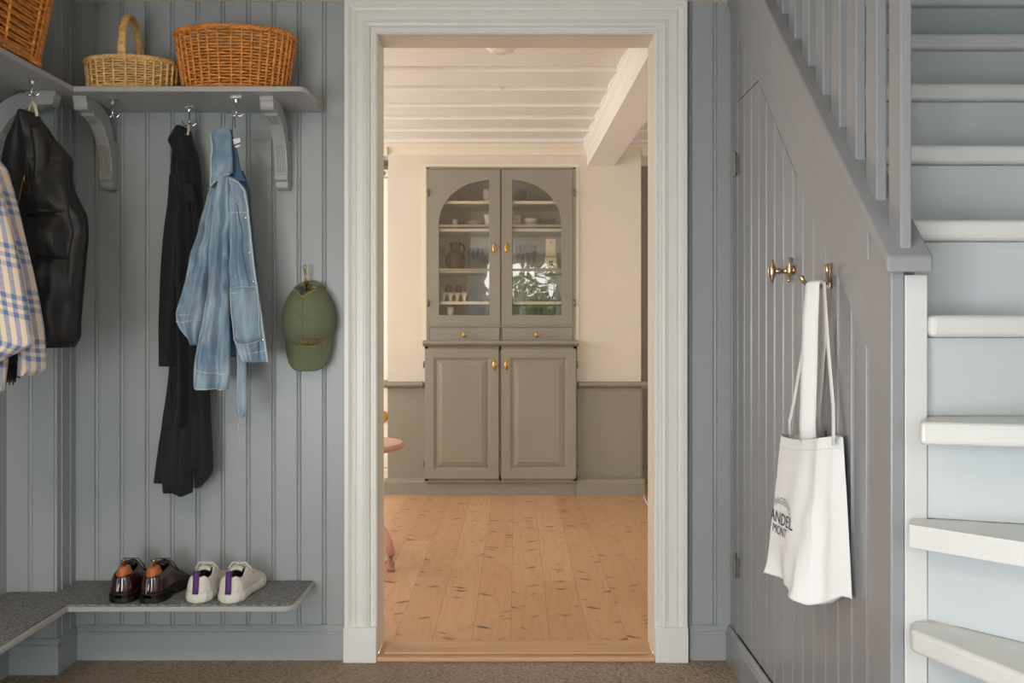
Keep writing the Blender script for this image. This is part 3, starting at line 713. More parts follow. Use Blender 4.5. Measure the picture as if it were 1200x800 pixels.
s3, f3 = drape('front_panel', [(208, 266, 276), (220, 268, 287), (240, 269, 291), (262, 269, 293), (300, 269, 297), (340, 269, 303), (380, 272, 309), (410, 278, 313), (424, 284, 315.5)], Yd-.055, M['denim'], dj, thick=.026,
             folds=((1.6, .011, .3, .2), (4, .003, .1, .3)), seed=14, nu=40, crumple=.010, cf=22)
seam('placket_edge', [(270, 210), (280, 214), (287.5, 224), (290.6, 240), (292.6, 262), (296.5, 300), (302.5, 340), (308.5, 380), (312.5, 410), (315, 424)], f3, M['seam'], dj, .0028)
seam('placket_seam', [(281, 240), (285, 262), (288, 300), (295, 340), (301, 380), (305, 420)], f3, M['denim_dark'], dj, .0014)
seam('yoke_seam', [(270, 250), (280, 250.5), (292, 249)], f3, M['seam'], dj, .0016)
seam('hem_seam', [(280, 414), (295, 414), (314, 410)], f3, M['seam'], dj, .0014)
mb = MB(); pk = [[f3(272.5+(303-272.5)*i/10+(4 if j > 5 else 3*j/8), 336+66*j/8-(abs(i-5)/5)**2*(3 if j == 8 else 0), .0045) for i in range(11)] for j in range(9)]
mb.loft(pk, closed=False, cap=False); mb.build('pocket', M['denim'], dj, smooth=True, solid=.003)
seam('pocket_seam', [(272.6, 338), (285, 336.5), (303, 336), (305.5, 370), (306.5, 398), (295, 403), (281, 404), (276.5, 398), (273, 360), (272.6, 338)], f3, M['seam'], dj, .0014, lift=.007)
seam('pocket_seam', [(273, 344), (288, 343), (303.5, 342)], f3, M['seam'], dj, .0010, lift=.007)
for p in ((289.5, 256), (293, 296), (297.5, 330), (303, 365), (309, 398)):
    q = f3(*p, .002); mb = MB(); mb.lathe([(0, -.002), (.004, -.0018), (.005, 0), (.004, .001)], q, 'y', 10); mb.build('button', M['steel'], dj, smooth=True)
s4, f4 = drape('collar', [(151, 262, 269), (154, 255, 270), (158, 247.5, 271), (175, 248.5, 272), (190, 248, 273), (203, 247.5, 273), (207, 248, 262), (214, 248.5, 254), (220, 249, 251)], Yd-.085, M['denim'], dj, thick=.022, folds=((1, .004, .1, .2),), seed=15, nu=30, nv=40, crumple=.010, cf=26)
seam('collar_edge', [(248, 158), (249.5, 175), (248.8, 190), (248.6, 205), (249.6, 219), (254, 213), (262, 206.5), (272, 204)], f4, M['seam'], dj, .0022)
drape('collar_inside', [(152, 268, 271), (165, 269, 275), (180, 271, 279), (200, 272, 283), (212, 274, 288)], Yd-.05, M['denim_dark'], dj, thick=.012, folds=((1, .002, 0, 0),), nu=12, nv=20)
mb = MB(); mb.tube([P(272, 165, Yd-.06), P(272.5, 145, Yd-.05), P(273.5, 135, Yd-.04), P(275, 134.5, Yd-.03), P(275.5, 150, Yd-.03)], [(.001, .003)]*5, 8); mb.build('hanger_loop', M['denim_dark'], dj, smooth=True)
mb = MB(); mb.loft([[P(273, 163, Yd-.075), P(281, 161.5, Yd-.08)], [P(274, 168, Yd-.076), P(282, 166, Yd-.082)], [P(276, 173, Yd-.075), P(280.5, 172, Yd-.08)]], False, False); mb.build('care_label', M['canvas'], dj, solid=.001)
mb = MB(); mb.loft([[P(274.5, 169.3, Yd-.0785), P(282, 166.8, Yd-.0845)], [P(275, 170.8, Yd-.0785), P(282.2, 168.3, Yd-.0845)]], False, False); mb.build('label_print', M['ink'], dj, solid=.0006)
s5, f5 = drape('belt', [(400, 276, 287), (430, 277.5, 289.5), (460, 277, 290), (480, 277.5, 290), (489, 280, 286)], Yd-.02, M['denim'], dj, thick=.010, folds=((1, .002, .2, .4),), seed=16, nu=16, nv=40)
seam('belt_edge', [(280, 405), (280, 440), (278.5, 470), (281, 486)], f5, M['seam'], dj, .0014)
mb = MB(); mb.tube([P(280, 480, Yd-.03), P(280.5, 492, Yd-.03), P(279.5, 500, Yd-.031), P(280.5, 510, Yd-.03), P(281, 519, Yd-.03)], .0011, 6); mb.build('loose_thread', M['seam'], dj, smooth=True)

# ================================================================== BLACK PADDED VEST
Yv = 2.66
vs = thing('padded_vest', 'black padded sleeveless vest with gold zip hanging from the corner hook', 'vest', P(37, 130, Yv))
v1, g1 = drape('body', [(134, 31, 45), (142, 26, 50), (152, 19, 58), (162, 14, 64), (172, 10, 73), (180, 8, 80), (186, 6.5, 85), (195, 5, 86), (206, 5, 85.5), (218, 6, 87), (230, 8, 91), (240, 9, 96), (252, 11, 102), (262, 13, 103.5), (275, 16, 104), (300, 20, 102), (340, 30, 98.5), (375, 40, 95.5), (398, 47, 93.5), (407, 50, 88)], Yv, M['vest'], vs, thick=.065,
             folds=((1.7, .012, .2, .25), (4.1, .004, .1, .5)), seed=21, crumple=.012, cf=16)
def pad(nm, x0, x1, y0, y1, lift, nn=14):
    mb = MB(); g = []
    for j in range(nn+1):
        row = []
        for i in range(nn+1):
            u, v = i/nn, j/nn; e = (16*u*(1-u)*v*(1-v))**.35
            row.append(g1(x0+(x1-x0)*u+(y0+(y1-y0)*v-y0)*.11, y0+(y1-y0)*v, lift*e))
        g.append(row)
    mb.loft(g, False, False); return mb.build(nm, M['vest'], vs, smooth=True)
pad('pocket', 33, 83, 254, 304, .014); pad('quilt_panel', 42, 88, 308, 400, .014); pad('quilt_panel', 48, 82, 190, 248, .012)
seam('pocket_seam', [(33, 255), (50, 253), (66, 252), (82, 250)], g1, M['black'], vs, .0030, lift=.004)
seam('pocket_seam', [(38, 307), (60, 306), (74, 305), (90, 304)], g1, M['black'], vs, .0030, lift=.004)
seam('side_seam', [(80, 184), (82, 215), (88, 245), (92, 275), (90, 304), (87, 340), (84, 400)], g1, M['black'], vs, .0022)
seam('armhole_edge', [(84, 188), (84, 205), (85, 222), (91, 242), (99, 254), (103, 266)], g1, M['black'], vs, .0045)
seam('hem', [(52, 405), (62, 405), (78, 404), (91, 401)], g1, M['black'], vs, .0045)
drape('collar_roll', [(150, 36, 50), (165, 39, 55), (185, 42, 57), (203, 42, 54), (212, 44, 50)], Yv-.06, M['vest'], vs, thick=.022, folds=((1, .004, 0, 0),), seed=22, nu=20, nv=30)
seam('zip', [(46.5, 210), (42, 220), (37, 232), (32, 244), (28.5, 255)], g1, M['brass'], vs, .0026, lift=.005)
mb = MB(); mb.tube([g1(46.5, 208, .006), g1(47, 214, .012), g1(47, 219, .008)], .002, 6); mb.build('zip_pull', M['brass'], vs, smooth=True)
mb = MB(); mb.tube([P(33, 136, Yv-.04), P(35, 124, Yv-.03), P(37.5, 118.5, Yv-.02), P(41, 124, Yv-.03), P(43.5, 136, Yv-.04)], [(.0015, .0045)]*5, 8); mb.build('hanger_loop', M['loop'], vs, smooth=True)

# ================================================================== PLAID SHIRT
Ys = 2.36
sh = thing('plaid_shirt', 'blue and cream plaid flannel shirt at the left edge in front of the vest', 'shirt', P(-30, 190, Ys))
drape('back_sleeve', [(186, -30, -2), (196, -24, 7), (215, -16, 14), (240, -8, 21), (270, 0, 28), (300, 8, 35), (330, 14, 42), (360, 18, 48), (385, 22, 52), (405, 25, 53.5), (420, 27, 54), (434, 28, 52), (439, 30, 44)], Ys+.02, M['plaid'], sh, thick=.05, folds=((1.2, .008, .1, .3), (2.6, .003, .1, .2)), seed=31)
drape('front_sleeve', [(205, -70, -10), (225, -66, 2), (250, -64, 9), (280, -60, 17), (310, -58, 24), (340, -55, 30), (370, -52, 35), (390, -50, 38.5), (404, -50, 41), (412, -48, 24), (424, -46, 0), (432, -45, -12)], Ys-.08, M['plaid'], sh, thick=.045, folds=((1.5, .008, .4, .3), (3.6, .003, .1, .2)), seed=32)
drape('body', [(210, -80, 5), (300, -74, 10), (380, -66, 12), (410, -62, 11), (440, -60, 8), (459, -56, 5)], Ys-.01, M['plaid'], sh, thick=.03, folds=((3, .008, .1, .2),), seed=33)
sc = thing('black_scarf', 'black fringed scarf end peeping out below the plaid shirt', 'scarf', P(14, 425, Ys+.10))
drape('cloth', [(74, -48, -34), (150, -46, -30), (230, -36, -18), (310, -18, 2), (380, 2, 20), (410, 5, 22), (432, 6, 20)], Ys+.10, M['black'], sc, thick=.012, folds=((1, .003, 0, 0),), nu=14, nv=50)
mb = MB()
for i in range(6): mb.tube([P(7+i*2.4, 428, Ys+.09), P(7+i*2.3, 440, Ys+.088), P(6.6+i*2.2, 451-(i % 2)*3, Ys+.09)], [.0035, .003, .0015], 6)
mb.tube([P(18, 440, Ys+.09), P(23.5, 442.5, Ys+.09)], .002, 6)
mb.build('fringe', M['black'], sc, smooth=True)

# ================================================================== CAP ON ITS BRASS HOOK
hk = thing('wall_hook', 'small brass wall hook above the green cap', 'hook', P(363, 337, WY))
q = P(363, 339, WY); mb = MB(); mb.lathe([(0, 0), (.013, -.001), (.012, -.004), (.006, -.006), (.004, -.012)], (q.x, WY, q.z), 'y', 14, True)
mb.build('plate', M['brass'], hk, smooth=True)
mb = MB(); mb.tube([(q.x, WY-.004, q.z), (q.x, WY-.03, q.z-.004), (q.x-.001, WY-.045, q.z+.012), (q.x-.003, WY-.048, q.z+.040), (q.x-.004, WY-.052, q.z+.066), (q.x-.004, WY-.056, q.z+.076)], [.004, .004, .004, .0035, .004, .0055], 8)
mb.build('prong', M['brass'], hk, smooth=True)
cp = thing('baseball_cap', 'olive green baseball cap with gold embroidery hanging brim down', 'cap', P(364, 370, 3.0))
YC = 3.045; cc = P(363.5, 377, YC); crx, crz, cry = .086, .128, .105
def crown(a, b):     # a: azimuth around (0 right, pi/2 up), b: 0 rim .. 1 pole towards the camera
    bb = b*PI/2; x = crx*math.cos(bb)**.8*math.cos(a); z = (crz if math.sin(a) > 0 else .088)*math.cos(bb)**.8*math.sin(a); y = -cry*math.sin(bb)**.9
    z += .030*math.sin(bb)**3*(.5+.5*math.sin(a)*math.cos(bb)) if b < 1 else .015; return Vector((cc.x+x, YC-.006+y, cc.z+z))
mb = MB(); N = 60; Mb = 16; V = {}
for j in range(Mb+1):
    for i in range(N):
        V[i, j] = mb.bm.verts.new(crown(2*PI*i/N, j/Mb))
for j in range(Mb):
    for i in range(N):
        a = 2*PI*(i+.5)/N; b = (j+.5)/Mb
        if b < .72 and abs(a-PI/2) < .55*(1-b/.72)**.5: continue     # adjuster opening at the back of the cap
        mb.bm.faces.new((V[i, j], V[(i+1) % N, j], V[(i+1) % N, j+1], V[i, j+1]))
mb.build('crown', M['green'], cp, smooth=True, solid=.003)
mb = MB(); mb.tube([crown(PI/2+t*.60, .0) for t in (-1, -.6, -.2, .2, .6, 1)], [(.0015, .008)]*6, 8, flat=(0, 1, 0)); mb.build('strap', M['green'], cp, smooth=True)
mb = MB(); mb.tube([crown(PI/2+.56*math.cos(t), .01+.72*math.sin(t))+Vector((0, -.003, 0)) for t in [PI*k/16 for k in range(17)]], .0022, 6); mb.build('opening_tape', M['gold_thread'], cp, smooth=True)
pole = crown(PI/2, .97); mb = MB(); mb.sphere((cc.x-.006, YC-.006-cry*.985, cc.z+.036), .006, 10, (1, .5, 1)); mb.build('button', M['green'], cp, smooth=True)
mb = MB()
for a in (PI/2, PI/2+1.15, PI/2-1.15, -PI/2, PI+.25, -.25):
    mb.tube([crown(a, .76+.22*t/8 if a == PI/2 else .02+.96*t/8)+Vector((0, -.0018, 0)) for t in range(9)], .0015, 6)
mb.build('panel_seams', M['green'], cp, smooth=True)
# brim
mb = MB(); rows_ = []
for j in range(13):
    t = j/12; row = []
    for i in range(25):
        u = -1+2*i/24; x = .0815*u*(1-.02*t)
        zin = cc.z-.080*(1-u*u)**.5; zout = cc.z-.160*(1-abs(u)**4.2)**.5
        z = zin*(1-t)+zout*t; y = YC-.014-.060*(1-u*u)**.75*(1-.35*t)
        row.append((cc.x+x, y, z))
    rows_.append(row)
mb.loft(rows_, False, False); mb.build('brim', M['green'], cp, smooth=True, solid=.004)
# embroidery: illegible gold script drawn as thread strokes
mb = MB(); rnd = random.Random(4)
def cap_front(px, py):
    u = max(-1, min(1, (P(px, py, 2.96).x-cc.x)/crx)); w_ = max(-1, min(1, (P(px, py, 2.96).z-cc.z)/.10))
    rr = min(.98, (u*u+w_*w_)**.5); y = YC-.006-cry*max(.02, 1-rr**2.4)**.5
    q = P(px, py, 2.96); return Vector((q.x, y-.004, q.z))
path = [cap_front(348+31*t/30, 401+2.6*math.sin(t*1.9)-3*math.sin(PI*t/30)*.2) for t in range(31)]; mb.tube(path, .0016, 6)
mb.tube([cap_front(350+24*t/16, 404.5+1.5*math.sin(PI*t/16)) for t in range(17)], .0016, 6)
for k in range(5): mb.tube([cap_front(352+k*5, 398.5), cap_front(353.5+k*5, 396.5), cap_front(354+k*5, 400.5)], .0014, 6)
mb.build('embroidery', M['gold_thread'], cp, smooth=True)

# ================================================================== SHOES
def shoe(name, label, x, y0, L, kind, group, ang=0, mirror=1):
    t = thing(name, label, 'shoe', (x, y0, .2606), group); t.rotation_euler.z = 0
    zb = .2606
    def W(s):     # half width along the length
        pts = [(0, .004), (.03, .020), (.10, .031), (.22, .034), (.40, .033), (.55, .038), (.70, .045), (.82, .044), (.92, .034), (.98, .018), (1, .004)]
        return 1.13*float(np.interp(s, [p[0] for p in pts], [p[1] for p in pts]))
    def cxs(s): return mirror*(.010*math.sin(PI*s)*(s > .3)*(s-.3)*2)+ang*s*L
    n = 40; S = [0.5-0.5*math.cos(PI*i/n) for i in range(n+1)]
    dress = kind == 'dress'
    solez = (.030 if dress else .030)
    # sole
    mb = MB()
    grow = .0045 if dress else .004
    left = [(x+cxs(s)-(W(s)+grow), y0+L*s) for s in S]; right = [(x+cxs(s)+(W(s)+grow), y0+L*s) for s in S[::-1]]
    poly = left+right
    def zsole(s): return 0
    if dress:
        mb.prism(poly, 'z', zb+.014, zb+.029)
        h1 = [s for s in S if s < .33]; lp = [(x+cxs(s)-(W(s)+grow), y0+L*s) for s in h1]+[(x+cxs(s)+(W(s)+grow), y0+L*s) for s in h1[::-1]]; mb.prism(lp, 'z', zb, zb+.028)
        h1 = [s for s in S if s > .45]; lp = [(x+cxs(s)-(W(s)+grow-.002), y0+L*s) for s in h1]+[(x+cxs(s)+(W(s)+grow-.002), y0+L*s) for s in h1[::-1]]; mb.prism(lp, 'z', zb, zb+.020)
        mb.build('sole', M['blacksole'], t, bevel=.002)
    else:
        rings = []
        for z, g in ((0, -.003), (.004, .004), (.014, .0055), (.026, .004), (.034, -.001)):
            rings.append([(x+cxs(s)-(W(s)+g)-.0012*math.sin(s*60), y0+L*s, zb+z) for s in S]+[(x+cxs(s)+(W(s)+g)+.0012*math.sin(s*60), y0+L*s, zb+z) for s in S[::-1]])
        mb.loft(rings); mb.build('sole', M['rubber'], t, smooth=True)
    # upper shell
    hp = ([(0, .078), (.05, .084), (.15, .086), (.28, .092), (.38, .102), (.46, .100), (.60, .078), (.75, .060), (.90, .050), (1, .028)] if dress else
          [(0, .078), (.05, .082), (.15, .070), (.28, .074), (.38, .088), (.46, .090), (.60, .070), (.75, .052), (.90, .042), (1, .020)])
    Hh = lambda s: float(np.interp(s, [p[0] for p in hp], [p[1] for p in hp]))
    def open_(s):   # opening half-angle (0..1)
        return float(np.interp(s, [0, .015, .06, .2, .34, .44, .50, .52], [.30, .34, .36, .38, .34, .24, .08, 0]))
    mb = MB(); K = 17; rings = []
    e = .0
    for s in S:
        s2 = min(max(s, .004), .996); w_ = W(s2); h = Hh(s2)
        oa = open_(s); row = []
        for k in range(K+1):
            u = -1+2*k/K; sg = -1 if u < 0 else 1; a = oa+(1-oa)*abs(u) if oa > 0 else abs(u)   # a: 1 at the sole, oa at the collar edge
            th = (1-a)*PI/2; xx = w_*(math.cos(th)**.62); zz = (h-solez+.006)*(math.sin(th)**.72)
            if oa > 0: zz = (h-solez+.006)*min(1, (math.sin(th)/math.sin((1-oa)*PI/2)))**.75
            row.append((x+cxs(s)+sg*xx*(1-.12*(1-a)), y0+L*s2+(.010*(zz/.06) if s < .1 else 0)*(1-s/.1 if s < .1 else 0), zb+solez-.006+zz))
        rings.append(row)
    # faces, leaving the mouth open
    V = [[mb.bm.verts.new(p) for p in r] for r in rings]
    for i in range(n):
        for k in range(K):
            if k == K//2 and open_(S[i]) > 0.0: continue
            mb.bm.faces.new((V[i][k], V[i][k+1], V[i+1][k+1], V[i+1][k]))
    hs = [v for v in V[0]]
    mb.bm.faces.new(hs[:K//2+1]+hs[K//2+1:])
    up = mb.build('upper', M['oxblood'] if dress else M['sneaker'], t, smooth=True, solid=.003)
    ins = [(x+cxs(s)-(W(s)-.006), y0+.006+(L-.012)*s) for s in S]+[(x+cxs(s)+(W(s)-.006), y0+.006+(L-.012)*s) for s in S[::-1]]
    MB().prism(ins, 'z', zb+solez, zb+solez+.004).build('insole', M['lasttree'] if dress else M['lining'], t)
    top = lambda s, off=0, lift=.002: (x+cxs(s)+off, y0+L*s, zb+Hh(s)+lift-.004*(abs(off)/.02))
    lm = M['darkleather'] if dress else M['sneaker']
    # tongue and facing
    mb = MB(); mb.loft([[(x+cxs(s)+o_, y0+L*s, zb+Hh(s)-.004-.006*(o_/.018)**2+(.012 if s < .4 else 0)) for o_ in (-.018, -.009, 0, .009, .018)] for s in (.30, .36, .42, .5, .6, .66)], False, False)
    mb.build('tongue', lm, t, smooth=True, solid=.004)
    mb = MB()
    for j, s in enumerate((.42, .48, .54, .60)):
        mb.tube([top(s, -.020, .000), top(s+.012, -.008, .007), top(s, .008, .008), top(s+.01, .020, .000)], (.0018 if dress else .0024), 6)
        mb.tube([top(s+.02, .020, .000), top(s+.01, .004, .008), top(s+.03, -.020, .000)], (.0018 if dress else .0024), 6)
    for sg in (-1, 1):
        mb.tube([top(.42, 0, .010), top(.40, sg*.02, .016), top(.43, sg*.034, .000), top(.49, sg*.038, -.018), top(.52, sg*.030, -.006)], (.0018 if dress else .0024), 6)
    mb.build('laces', M['darkleather'] if dress else M['sneaker'], t, smooth=True)
    if dress:
        # collar binding and the wooden shoe tree with its brass knob
        mb = MB(); xx = x+cxs(.1); yb_ = y0+.014
        rings = []
        for z, sc_ in ((.044, .92), (.082, 1.0), (.092, .86), (.102, .70), (.104, .62)):
            rings.append([(xx+.023*sc_*math.cos(a), yb_+.030+.032*sc_*math.sin(a), zb+z) for a in [2*PI*k/20 for k in range(20)]])
        mb.loft(rings); mb.build('shoe_tree', M['lasttree'], t, smooth=False, bevel=.002)
        mb = MB(); mb.lathe([(.0035, 0), (.003, .012), (.0035, .014), (.009, .016), (.010, .019), (.006, .022), (0, .0225)], (xx, yb_+.030, zb+.103), 'z', 14); mb.build('tree_knob', M['brass'], t, smooth=True)
        for sg in (-1, 1):
            mb = MB(); mb.tube([(x+cxs(s)+sg*W(s)*.98, y0+L*s, zb+.034+.046*((.36-s)/.36)) for s in (.36, .30, .22, .14)], .0010, 5); mb.build('counter_seam', M['oxblood'], t, smooth=True)
    else:
        mb = MB(); mb.loft([[(x+cxs(0)+o_, y0-.0065+.010*((z-.03)/.06)-abs(o_)*-.18, zb+z) for o_ in (-.0085, 0, .0085)] for z in (.030, .045, .060, .075, .088, .094)], False, False)
        mb.loft([[(x+cxs(0)+o_, y0+.0045+q_, zb+z) for o_ in (-.0085, 0, .0085)] for q_, z in ((0, .093), (.006, .094), (.009, .086), (.010, .072))], False, False)
        mb.build('heel_tab', M['purple'], t, smooth=True, solid=.003)
    return t
G1 = 'oxblood lace up shoes on the bench'; G2 = 'white canvas sneakers on the bench'
shoe('dress_shoe', 'oxblood leather lace-up shoe with wooden tree, left one of its pair', -1.208, 2.808, .25, 'dress', G1, 0.0, -1)
shoe('dress_shoe', 'oxblood leather lace-up shoe with wooden tree, next to white sneaker', -1.116, 2.804, .255, 'dress', G1, 0.03, 1)
shoe('sneaker', 'off-white canvas sneaker with purple heel tab, beside the oxblood shoe', -.973, 2.808, .25, 'sneaker', G2, 0.0, -1)
shoe('sneaker', 'off-white canvas sneaker with purple heel tab, nearest the bench end', -.873, 2.804, .255, 'sneaker', G2, 0.0, 1)

# ================================================================== TOTE BAG ON ITS BRASS HOOK
th_ = thing('wall_hook', 'brass double prong wall hook holding the white tote bag', 'hook', (.71, 2.09, 1.22))
mb = MB(); mb.box(.704, .7095, 2.082, 2.098, 1.185, 1.245); mb.build('plate', M['bronze'], th_, bevel=.003)
mb = MB()
mb.tube([(.704, 2.09, 1.20), (.680, 2.09, 1.188), (.660, 2.09, 1.190), (.648, 2.088, 1.203), (.642, 2.086, 1.214)], [.004, .004, .004, .0045, .0065], 8)
mb.tube([(.704, 2.09, 1.215), (.694, 2.06, 1.20), (.688, 2.04, 1.205), (.684, 2.035, 1.222), (.683, 2.035, 1.238)], [.004, .004, .004, .0045, .0065], 8)
mb.build('prong', M['bronze'], th_, smooth=True)
tb = thing('tote_bag', 'white canvas tote bag with dark printed lettering hanging on the stair wall', 'bag', (.67, 2.06, .52))
ZT, ZB = .867, .505
def bag_pt(u, v, lift=0):
    """u 0 (near the camera, at the wall) .. 1 (far end), v 0 top .. 1 bottom"""
    ks = np.array([0, .12, .28, .5, .72, .88, 1.0])
    Xt = np.interp(u, ks, [.692, .676, .655, .640, .630, .650, .694]); Yt = np.interp(u, ks, [1.962, 1.975, 2.01, 2.10, 2.20, 2.265, 2.30])
    Xb = np.interp(u, ks, [.698, .665, .628, .606, .592, .625, .696]); Yb = np.interp(u, ks, [1.922, 1.955, 1.995, 2.09, 2.19, 2.26, 2.32])
    w_ = v**.8; X = Xt+(Xb-Xt)*w_; Y = Yt+(Yb-Yt)*w_
    # folds
    flat_ = min(1, abs(u-.58)/.22)**2*.9+.1 if v < .75 else .1+.9*max(min(1, abs(u-.58)/.22)**2, (v-.75)/.25)
    X -= flat_*.017*math.sin(2*PI*(2.2*u+.30*v+.1))*v*math.sin(PI*u)+flat_*.005*math.sin(2*PI*(5.1*u-.5*v))*math.sin(PI*u)*(.3+v)+flat_*.010*noise.noise(Vector((u*5, v*6, 3)))*math.sin(PI*u)*v
    zb_ = float(np.interp(u, [0, .06, .15, .28, .40, .5, .60, .72, .88, 1], [.534, .536, .520, .500, .508, .516, .515, .519, .50, .50]))
    zt_ = .866-.036*u+.004*math.sin(9*u)
    z = zt_+(zb_-zt_)*v
    return Vector((X-lift, Y-lift*.6, z))
mb = MB(); nu, nv = 120, 90; rings = []
for j in range(nv+1):
    fr = [bag_pt(i/nu, j/nv) for i in range(nu+1)]
    a, b = fr[-1], fr[0]; bk = [Vector((.7025, a.y+(b.y-a.y)*k/14, fr[int(nu*(1-k/14))].z)) for k in range(1, 14)]
    rings.append(fr+bk)
mb.loft(rings, True, False); mb.bm.faces.new([v for v in mb.bm.verts[-(nu+1+13):]]) if False else None
R_ = rings[-1]; mb.loft([R_, [(p[0]*.0+.69+(p[0]-.69)*.2, p[1], p[2]+.004) for p in R_]], True, False)
mb.build('bag_body', M['canvas'], tb, smooth=True)
for vv in (.07,):
    mb = MB(); mb.tube([bag_pt(i/40, vv, .0008) for i in range(1, 40)], .0008, 5); mb.build('hem_stitch', M['canvas'], tb, smooth=True)
# straps: one wide flat band in front, folded, one thin behind
def band(name, pts, half, parent):
    """pts: centre points; half: half width along the wall (Y) direction"""
    mb = MB(); L_, R2 = [], []
    rows = []
    for (X, Y, Z), hh in zip(pts, half): rows.append([(X-.55*hh*k/2+.002*abs(k), Y+hh*.62*k/2, Z) for k in (-2, -1, 0, 1, 2)])
    mb.loft(rows, False, False); return mb.build(name, M['canvas'], parent, smooth=True, solid=.003)
band('strap', [(.672, 2.062, 1.196), (.664, 2.06, 1.203), (.656, 2.06, 1.196), (.652, 2.062, 1.12), (.650, 2.065, 1.0), (.648, 2.07, .88), (.650, 2.07, .84)], [.018, .019, .020, .023, .024, .024, .024], tb)
mb = MB()
mb.tube([(.664, 2.09, 1.198), (.662, 2.13, 1.06), (.655, 2.185, .92), (.650, 2.20, .875), (.652, 2.205, .84)], [(.002, .009)]*5, 8, flat=(1, 0, 0))
mb.tube([(.682, 2.05, 1.198), (.684, 2.03, 1.06), (.680, 1.985, .93), (.672, 1.96, .88), (.670, 1.955, .85)], [(.002, .010)]*5, 8, flat=(1, 0, 0))
mb.tube([(.690, 2.07, 1.196), (.695, 2.09, 1.06), (.694, 2.12, .92), (.692, 2.13, .84)], [(.002, .014)]*4, 8, flat=(1, 0, 0))
mb.build('strap', M['canvas'], tb, smooth=True)
def bag_text(s, size, uc, vc, m, arch=0, stretch=1.0):
    cu = bpy.data.curves.new('t', 'FONT'); cu.body = s; cu.size = size; cu.align_x = 'CENTER'; cu.resolution_u = 3; cu.offset = 0
    o = bpy.data.objects.new('t', cu); COL.objects.link(o); dg = bpy.context.evaluated_depsgraph_get()
    me = bpy.data.meshes.new_from_object(o.evaluated_get(dg)); bpy.data.objects.remove(o)
    bm = bmesh.new(); bm.from_mesh(me); bmesh.ops.triangulate(bm, faces=bm.faces)
    bmesh.ops.subdivide_edges(bm, edges=bm.edges, cuts=2, use_grid_fill=True)
    base = Vector((0, 0, 0)) + tb.location
    for v in bm.verts:
        # text x runs towards the camera (u decreasing)
        u = uc-v.co.x*stretch/.40; vv = vc-(v.co.y-arch*(v.co.x**2)*8)/(ZT-ZB)
        v.co = bag_pt(min(max(u, .01), .99), vv, .0026)-base
    me2 = bpy.data.meshes.new('lettering'); bm.to_mesh(me2); bm.free(); me2.materials.append(m)
    q = bpy.data.objects.new('lettering', me2); COL.objects.link(q); q.parent = tb
bag_text('MAGENS', .026, .60, .465, M['ink_pale'], 1, .95)
bag_text('MANDEL', .042, .625, .605, M['ink'], 0, .88)
bag_text('MONT', .031, .600, .680, M['ink'], 0, .80)

# ================================================================== DINING ROOM BEYOND THE DOORWAY
KY = 6.08; KC = 2.30
struct(MB().box(-3.0, 3.0, 3.19, 7.6, -.02, 0.004).build('floor_dining', M['plank']))
mb = MB(); mb.box(-3, 3, 3.2, 7.6, KC+.03, KC+.06)
# ceiling boards run across; each one laps a little over the next
ys = [3.2, 3.55, 3.91, 4.275, 4.62, 4.96, 5.26, 5.59, 5.90, 6.2, 6.55, 6.9, 7.25, 7.6]
for a, b in zip(ys, ys[1:]): mb.prism([(a+.010, KC+.03), (a+.010, KC-.010), (a+.014, KC-.016), (b, KC+.004), (b, KC+.03)], 'x', -3.0, 3.0)
struct(mb.build('ceiling_dining', M['ceil']))
mb = MB(); mb.box(-3.0, -2.6, 3.19, 7.6, 0, 2.4)
mb.box(2.6, 3.0, 3.21, 7.2, 0, 2.4); mb.box(-3, 3, 7.2, 7.3, 0, 2.4)
mb.box(-3.0, DL-.02, 3.19, 3.205, 0, 2.35); mb.box(DR+.02, 3.0, 3.19, 3.205, 0, 2.35); mb.box(DL-.02, DR+.02, 3.19, 3.205, DT+.02, 2.35)
struct(mb.build('wall_dining', M['cream']))
# chimney-breast wall that holds the built-in cabinet
wl0, wr0 = -.842, .820; cl, cr_ = -.600, .398; ct = 2.155
mb = MB(); mb.box(wl0, cl, KY, KY+.5, 0, KC); mb.box(cr_, wr0, KY, KY+.5, 0, KC); mb.box(cl, cr_, KY, KY+.5, ct, KC); mb.box(cl, cr_, KY+.46, KY+.5, 0, ct)
struct(mb.build('wall_chimney_breast', M['cream']))
mb = MB(); mb.box(wl0-.002, cl, KY-.006, KY, 0, .715); mb.box(cr_, wr0+.002, KY-.006, KY, 0, .715); mb.box(wr0, wr0+.008, KY-.006, KY+.45, 0, .715)
struct(mb.build('wall_dado', M['cab']))
mb = MB()
RAIL = [(0, .698), (.020, .700), (.028, .706), (.046, .712), (.052, .722), (.050, .736), (.040, .742), (0, .742)]
mb.prism([(KY-d, z) for d, z in RAIL], 'x', -.89, -.610); mb.prism([(KY-d, z) for d, z in RAIL], 'x', .405, .868)
mb.box(-.90, -.842, KY-.04, KY+.3, .70, .742); mb.box(wr0, .868, KY-.04, KY+.4, .70, .742)
struct(mb.build('trim_dado_rail', M['cab'], bevel=.002))
mb = MB(); SK2 = [(0, 0), (.030, 0), (.030, .085), (.022, .092), (.020, .104), (.010, .110), (0, .110)]
mb.prism([(KY-d-.006, z) for d, z in SK2], 'x', -.865, -.595); mb.prism([(KY-d-.036, z) for d, z in SK2], 'x', .392, .836); mb.box(.80, .836, KY-.03, KY+.4, 0, .10)
mb.box(.395, .83, KY-.036, KY, 0, .10)
struct(mb.build('baseboard_dining', M['cab'], bevel=.002))
mb = MB(); CR = [(0, KC), (.055, KC), (.055, KC-.012), (.048, KC-.020), (.030, KC-.034), (.020, KC-.052), (.018, KC-.066), (.008, KC-.072), (0, KC-.072)]
mb.prism([(KY-d, z-.004) for d, z in CR], 'x', -.89, .87)
